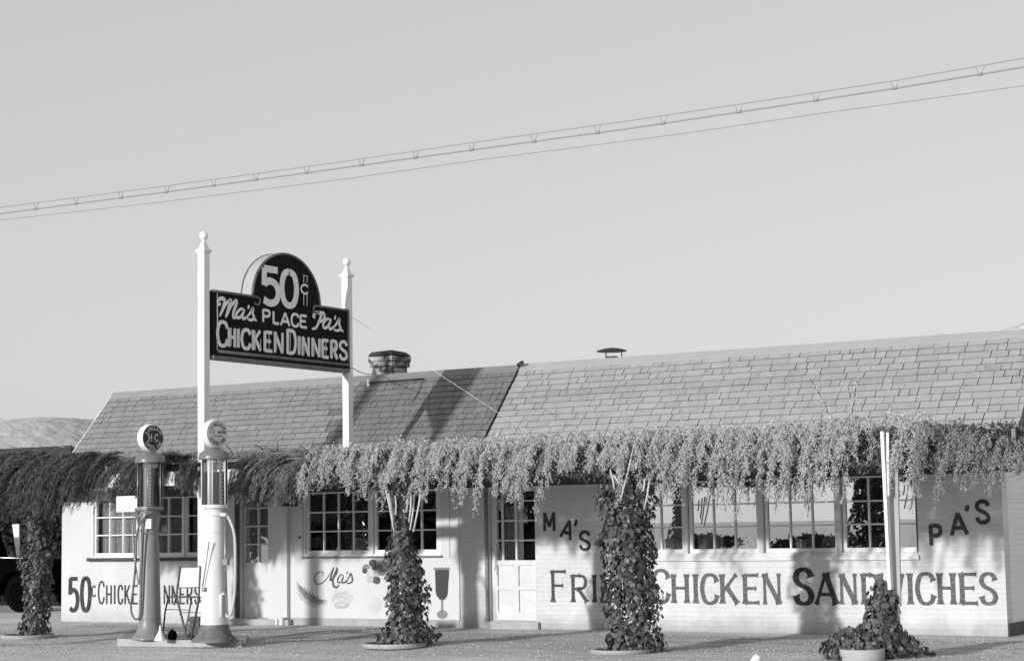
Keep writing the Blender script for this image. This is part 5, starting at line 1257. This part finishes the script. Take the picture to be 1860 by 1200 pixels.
loft('body', [(nose, rring(.36, .55, .92)), (nose - .08, rring(.40, .48, 1.0)), (nose - 1.95, rring(.52, .42, 1.04)), (nose - 2.05, rring(.66, .42, 1.06)), (nose - 3.6, rring(.70, .42, 1.06)), (nose - 4.4, rring(.62, .42, .98)), (nose - 4.8, rring(.45, .5, .8))], M['carblack'], car)
loft('cabin', [(nose - 2.1, rring(.58, 1.0, 1.10)), (nose - 2.3, rring(.60, 1.0, 1.60)), (nose - 2.8, rring(.62, 1.0, 1.68)), (nose - 3.6, rring(.60, 1.0, 1.64)), (nose - 4.0, rring(.55, .95, 1.35)), (nose - 4.3, rring(.5, .9, 1.02))], M['carblack'], car)
mb = MB(); mb.tube([(nose - .05, CY - .46, 1.012), (nose - 1.3, CY - .60, 1.05), (nose - 3.0, CY - .72, 1.02)], .014, 6); mb.build('side_moulding', M['chrome'], car)
for x in (nose - .45, nose - 3.95):
    for s_ in (-1, 1):
        mb = MB(); Mr = Matrix.Rotation(math.pi / 2, 3, 'X'); y_ = CY + s_ * .66
        mb.lathe([(.20, -.06), (.33, -.07), (.36, -.03), (.36, .03), (.33, .07), (.20, .06)], (x, y_, .36), 30, M=Mr); tw = mb.build('wheel', M['tyre'], car)
        mb = MB(); mb.lathe([(.001, .05), (.19, .05), None, (.20, .0), (.20, -.05), None, (.001, -.05)], (x, y_, .36), 24, M=Mr); mb.build('rim', M['carblack'], tw)
        mb = MB(); th = np.linspace(-.15, math.pi + .15, 14)
        for i in range(13):
            for (ya, yc_) in ((y_ - .13, y_ + .13),):
                a_, c_ = th[i], th[i + 1]; mb.face([(x + .44 * math.cos(a_), ya, .38 + .40 * math.sin(a_)), (x + .44 * math.cos(a_), yc_, .38 + .40 * math.sin(a_)), (x + .44 * math.cos(c_), yc_, .38 + .40 * math.sin(c_)), (x + .44 * math.cos(c_), ya, .38 + .40 * math.sin(c_))], True)
        mb.build('mudguard', M['carblack'], car)
for s_ in (-1, 1):
    mb = MB(); mb.lathe([(.001, -.12), (.07, -.08), (.10, 0), (.105, .02), None, (.001, .035)], (nose - .0, CY + s_ * .46, .82), 20, M=Matrix.Rotation(math.pi / 2, 3, 'Y')); mb.build('headlight', M['chrome'], car)
mb = MB(); mb.box(nose - 3.4, nose - 1.0, CY - .82, CY - .68, .32, .36); mb.build('running_board', M['dark'], car)
# pale tapered board
a = at(22, 952, y=4.6); b_ = at(34, 951, y=4.6); c = at(30, 1010, y=4.6); d = at(34, 1010, y=4.6)
mb = MB(); q = [tuple(a), tuple(b_), tuple(d), tuple(c)]; mb.face(q[::-1]); mb.face([(x, y + .03, z) for (x, y, z) in q])
for i in range(4): p, r_ = q[i], q[(i + 1) % 4]; mb.face([p, r_, (r_[0], r_[1] + .03, r_[2]), (p[0], p[1] + .03, p[2])])
mb.beam(((c[0] + d[0]) / 2, 4.615, -.02), ((c[0] + d[0]) / 2, 4.615, c[2] + .02), .03, .03)
mb.build('tapered_board', M['white'], None, label='white downward-tapering board standing behind the black car', category='board')
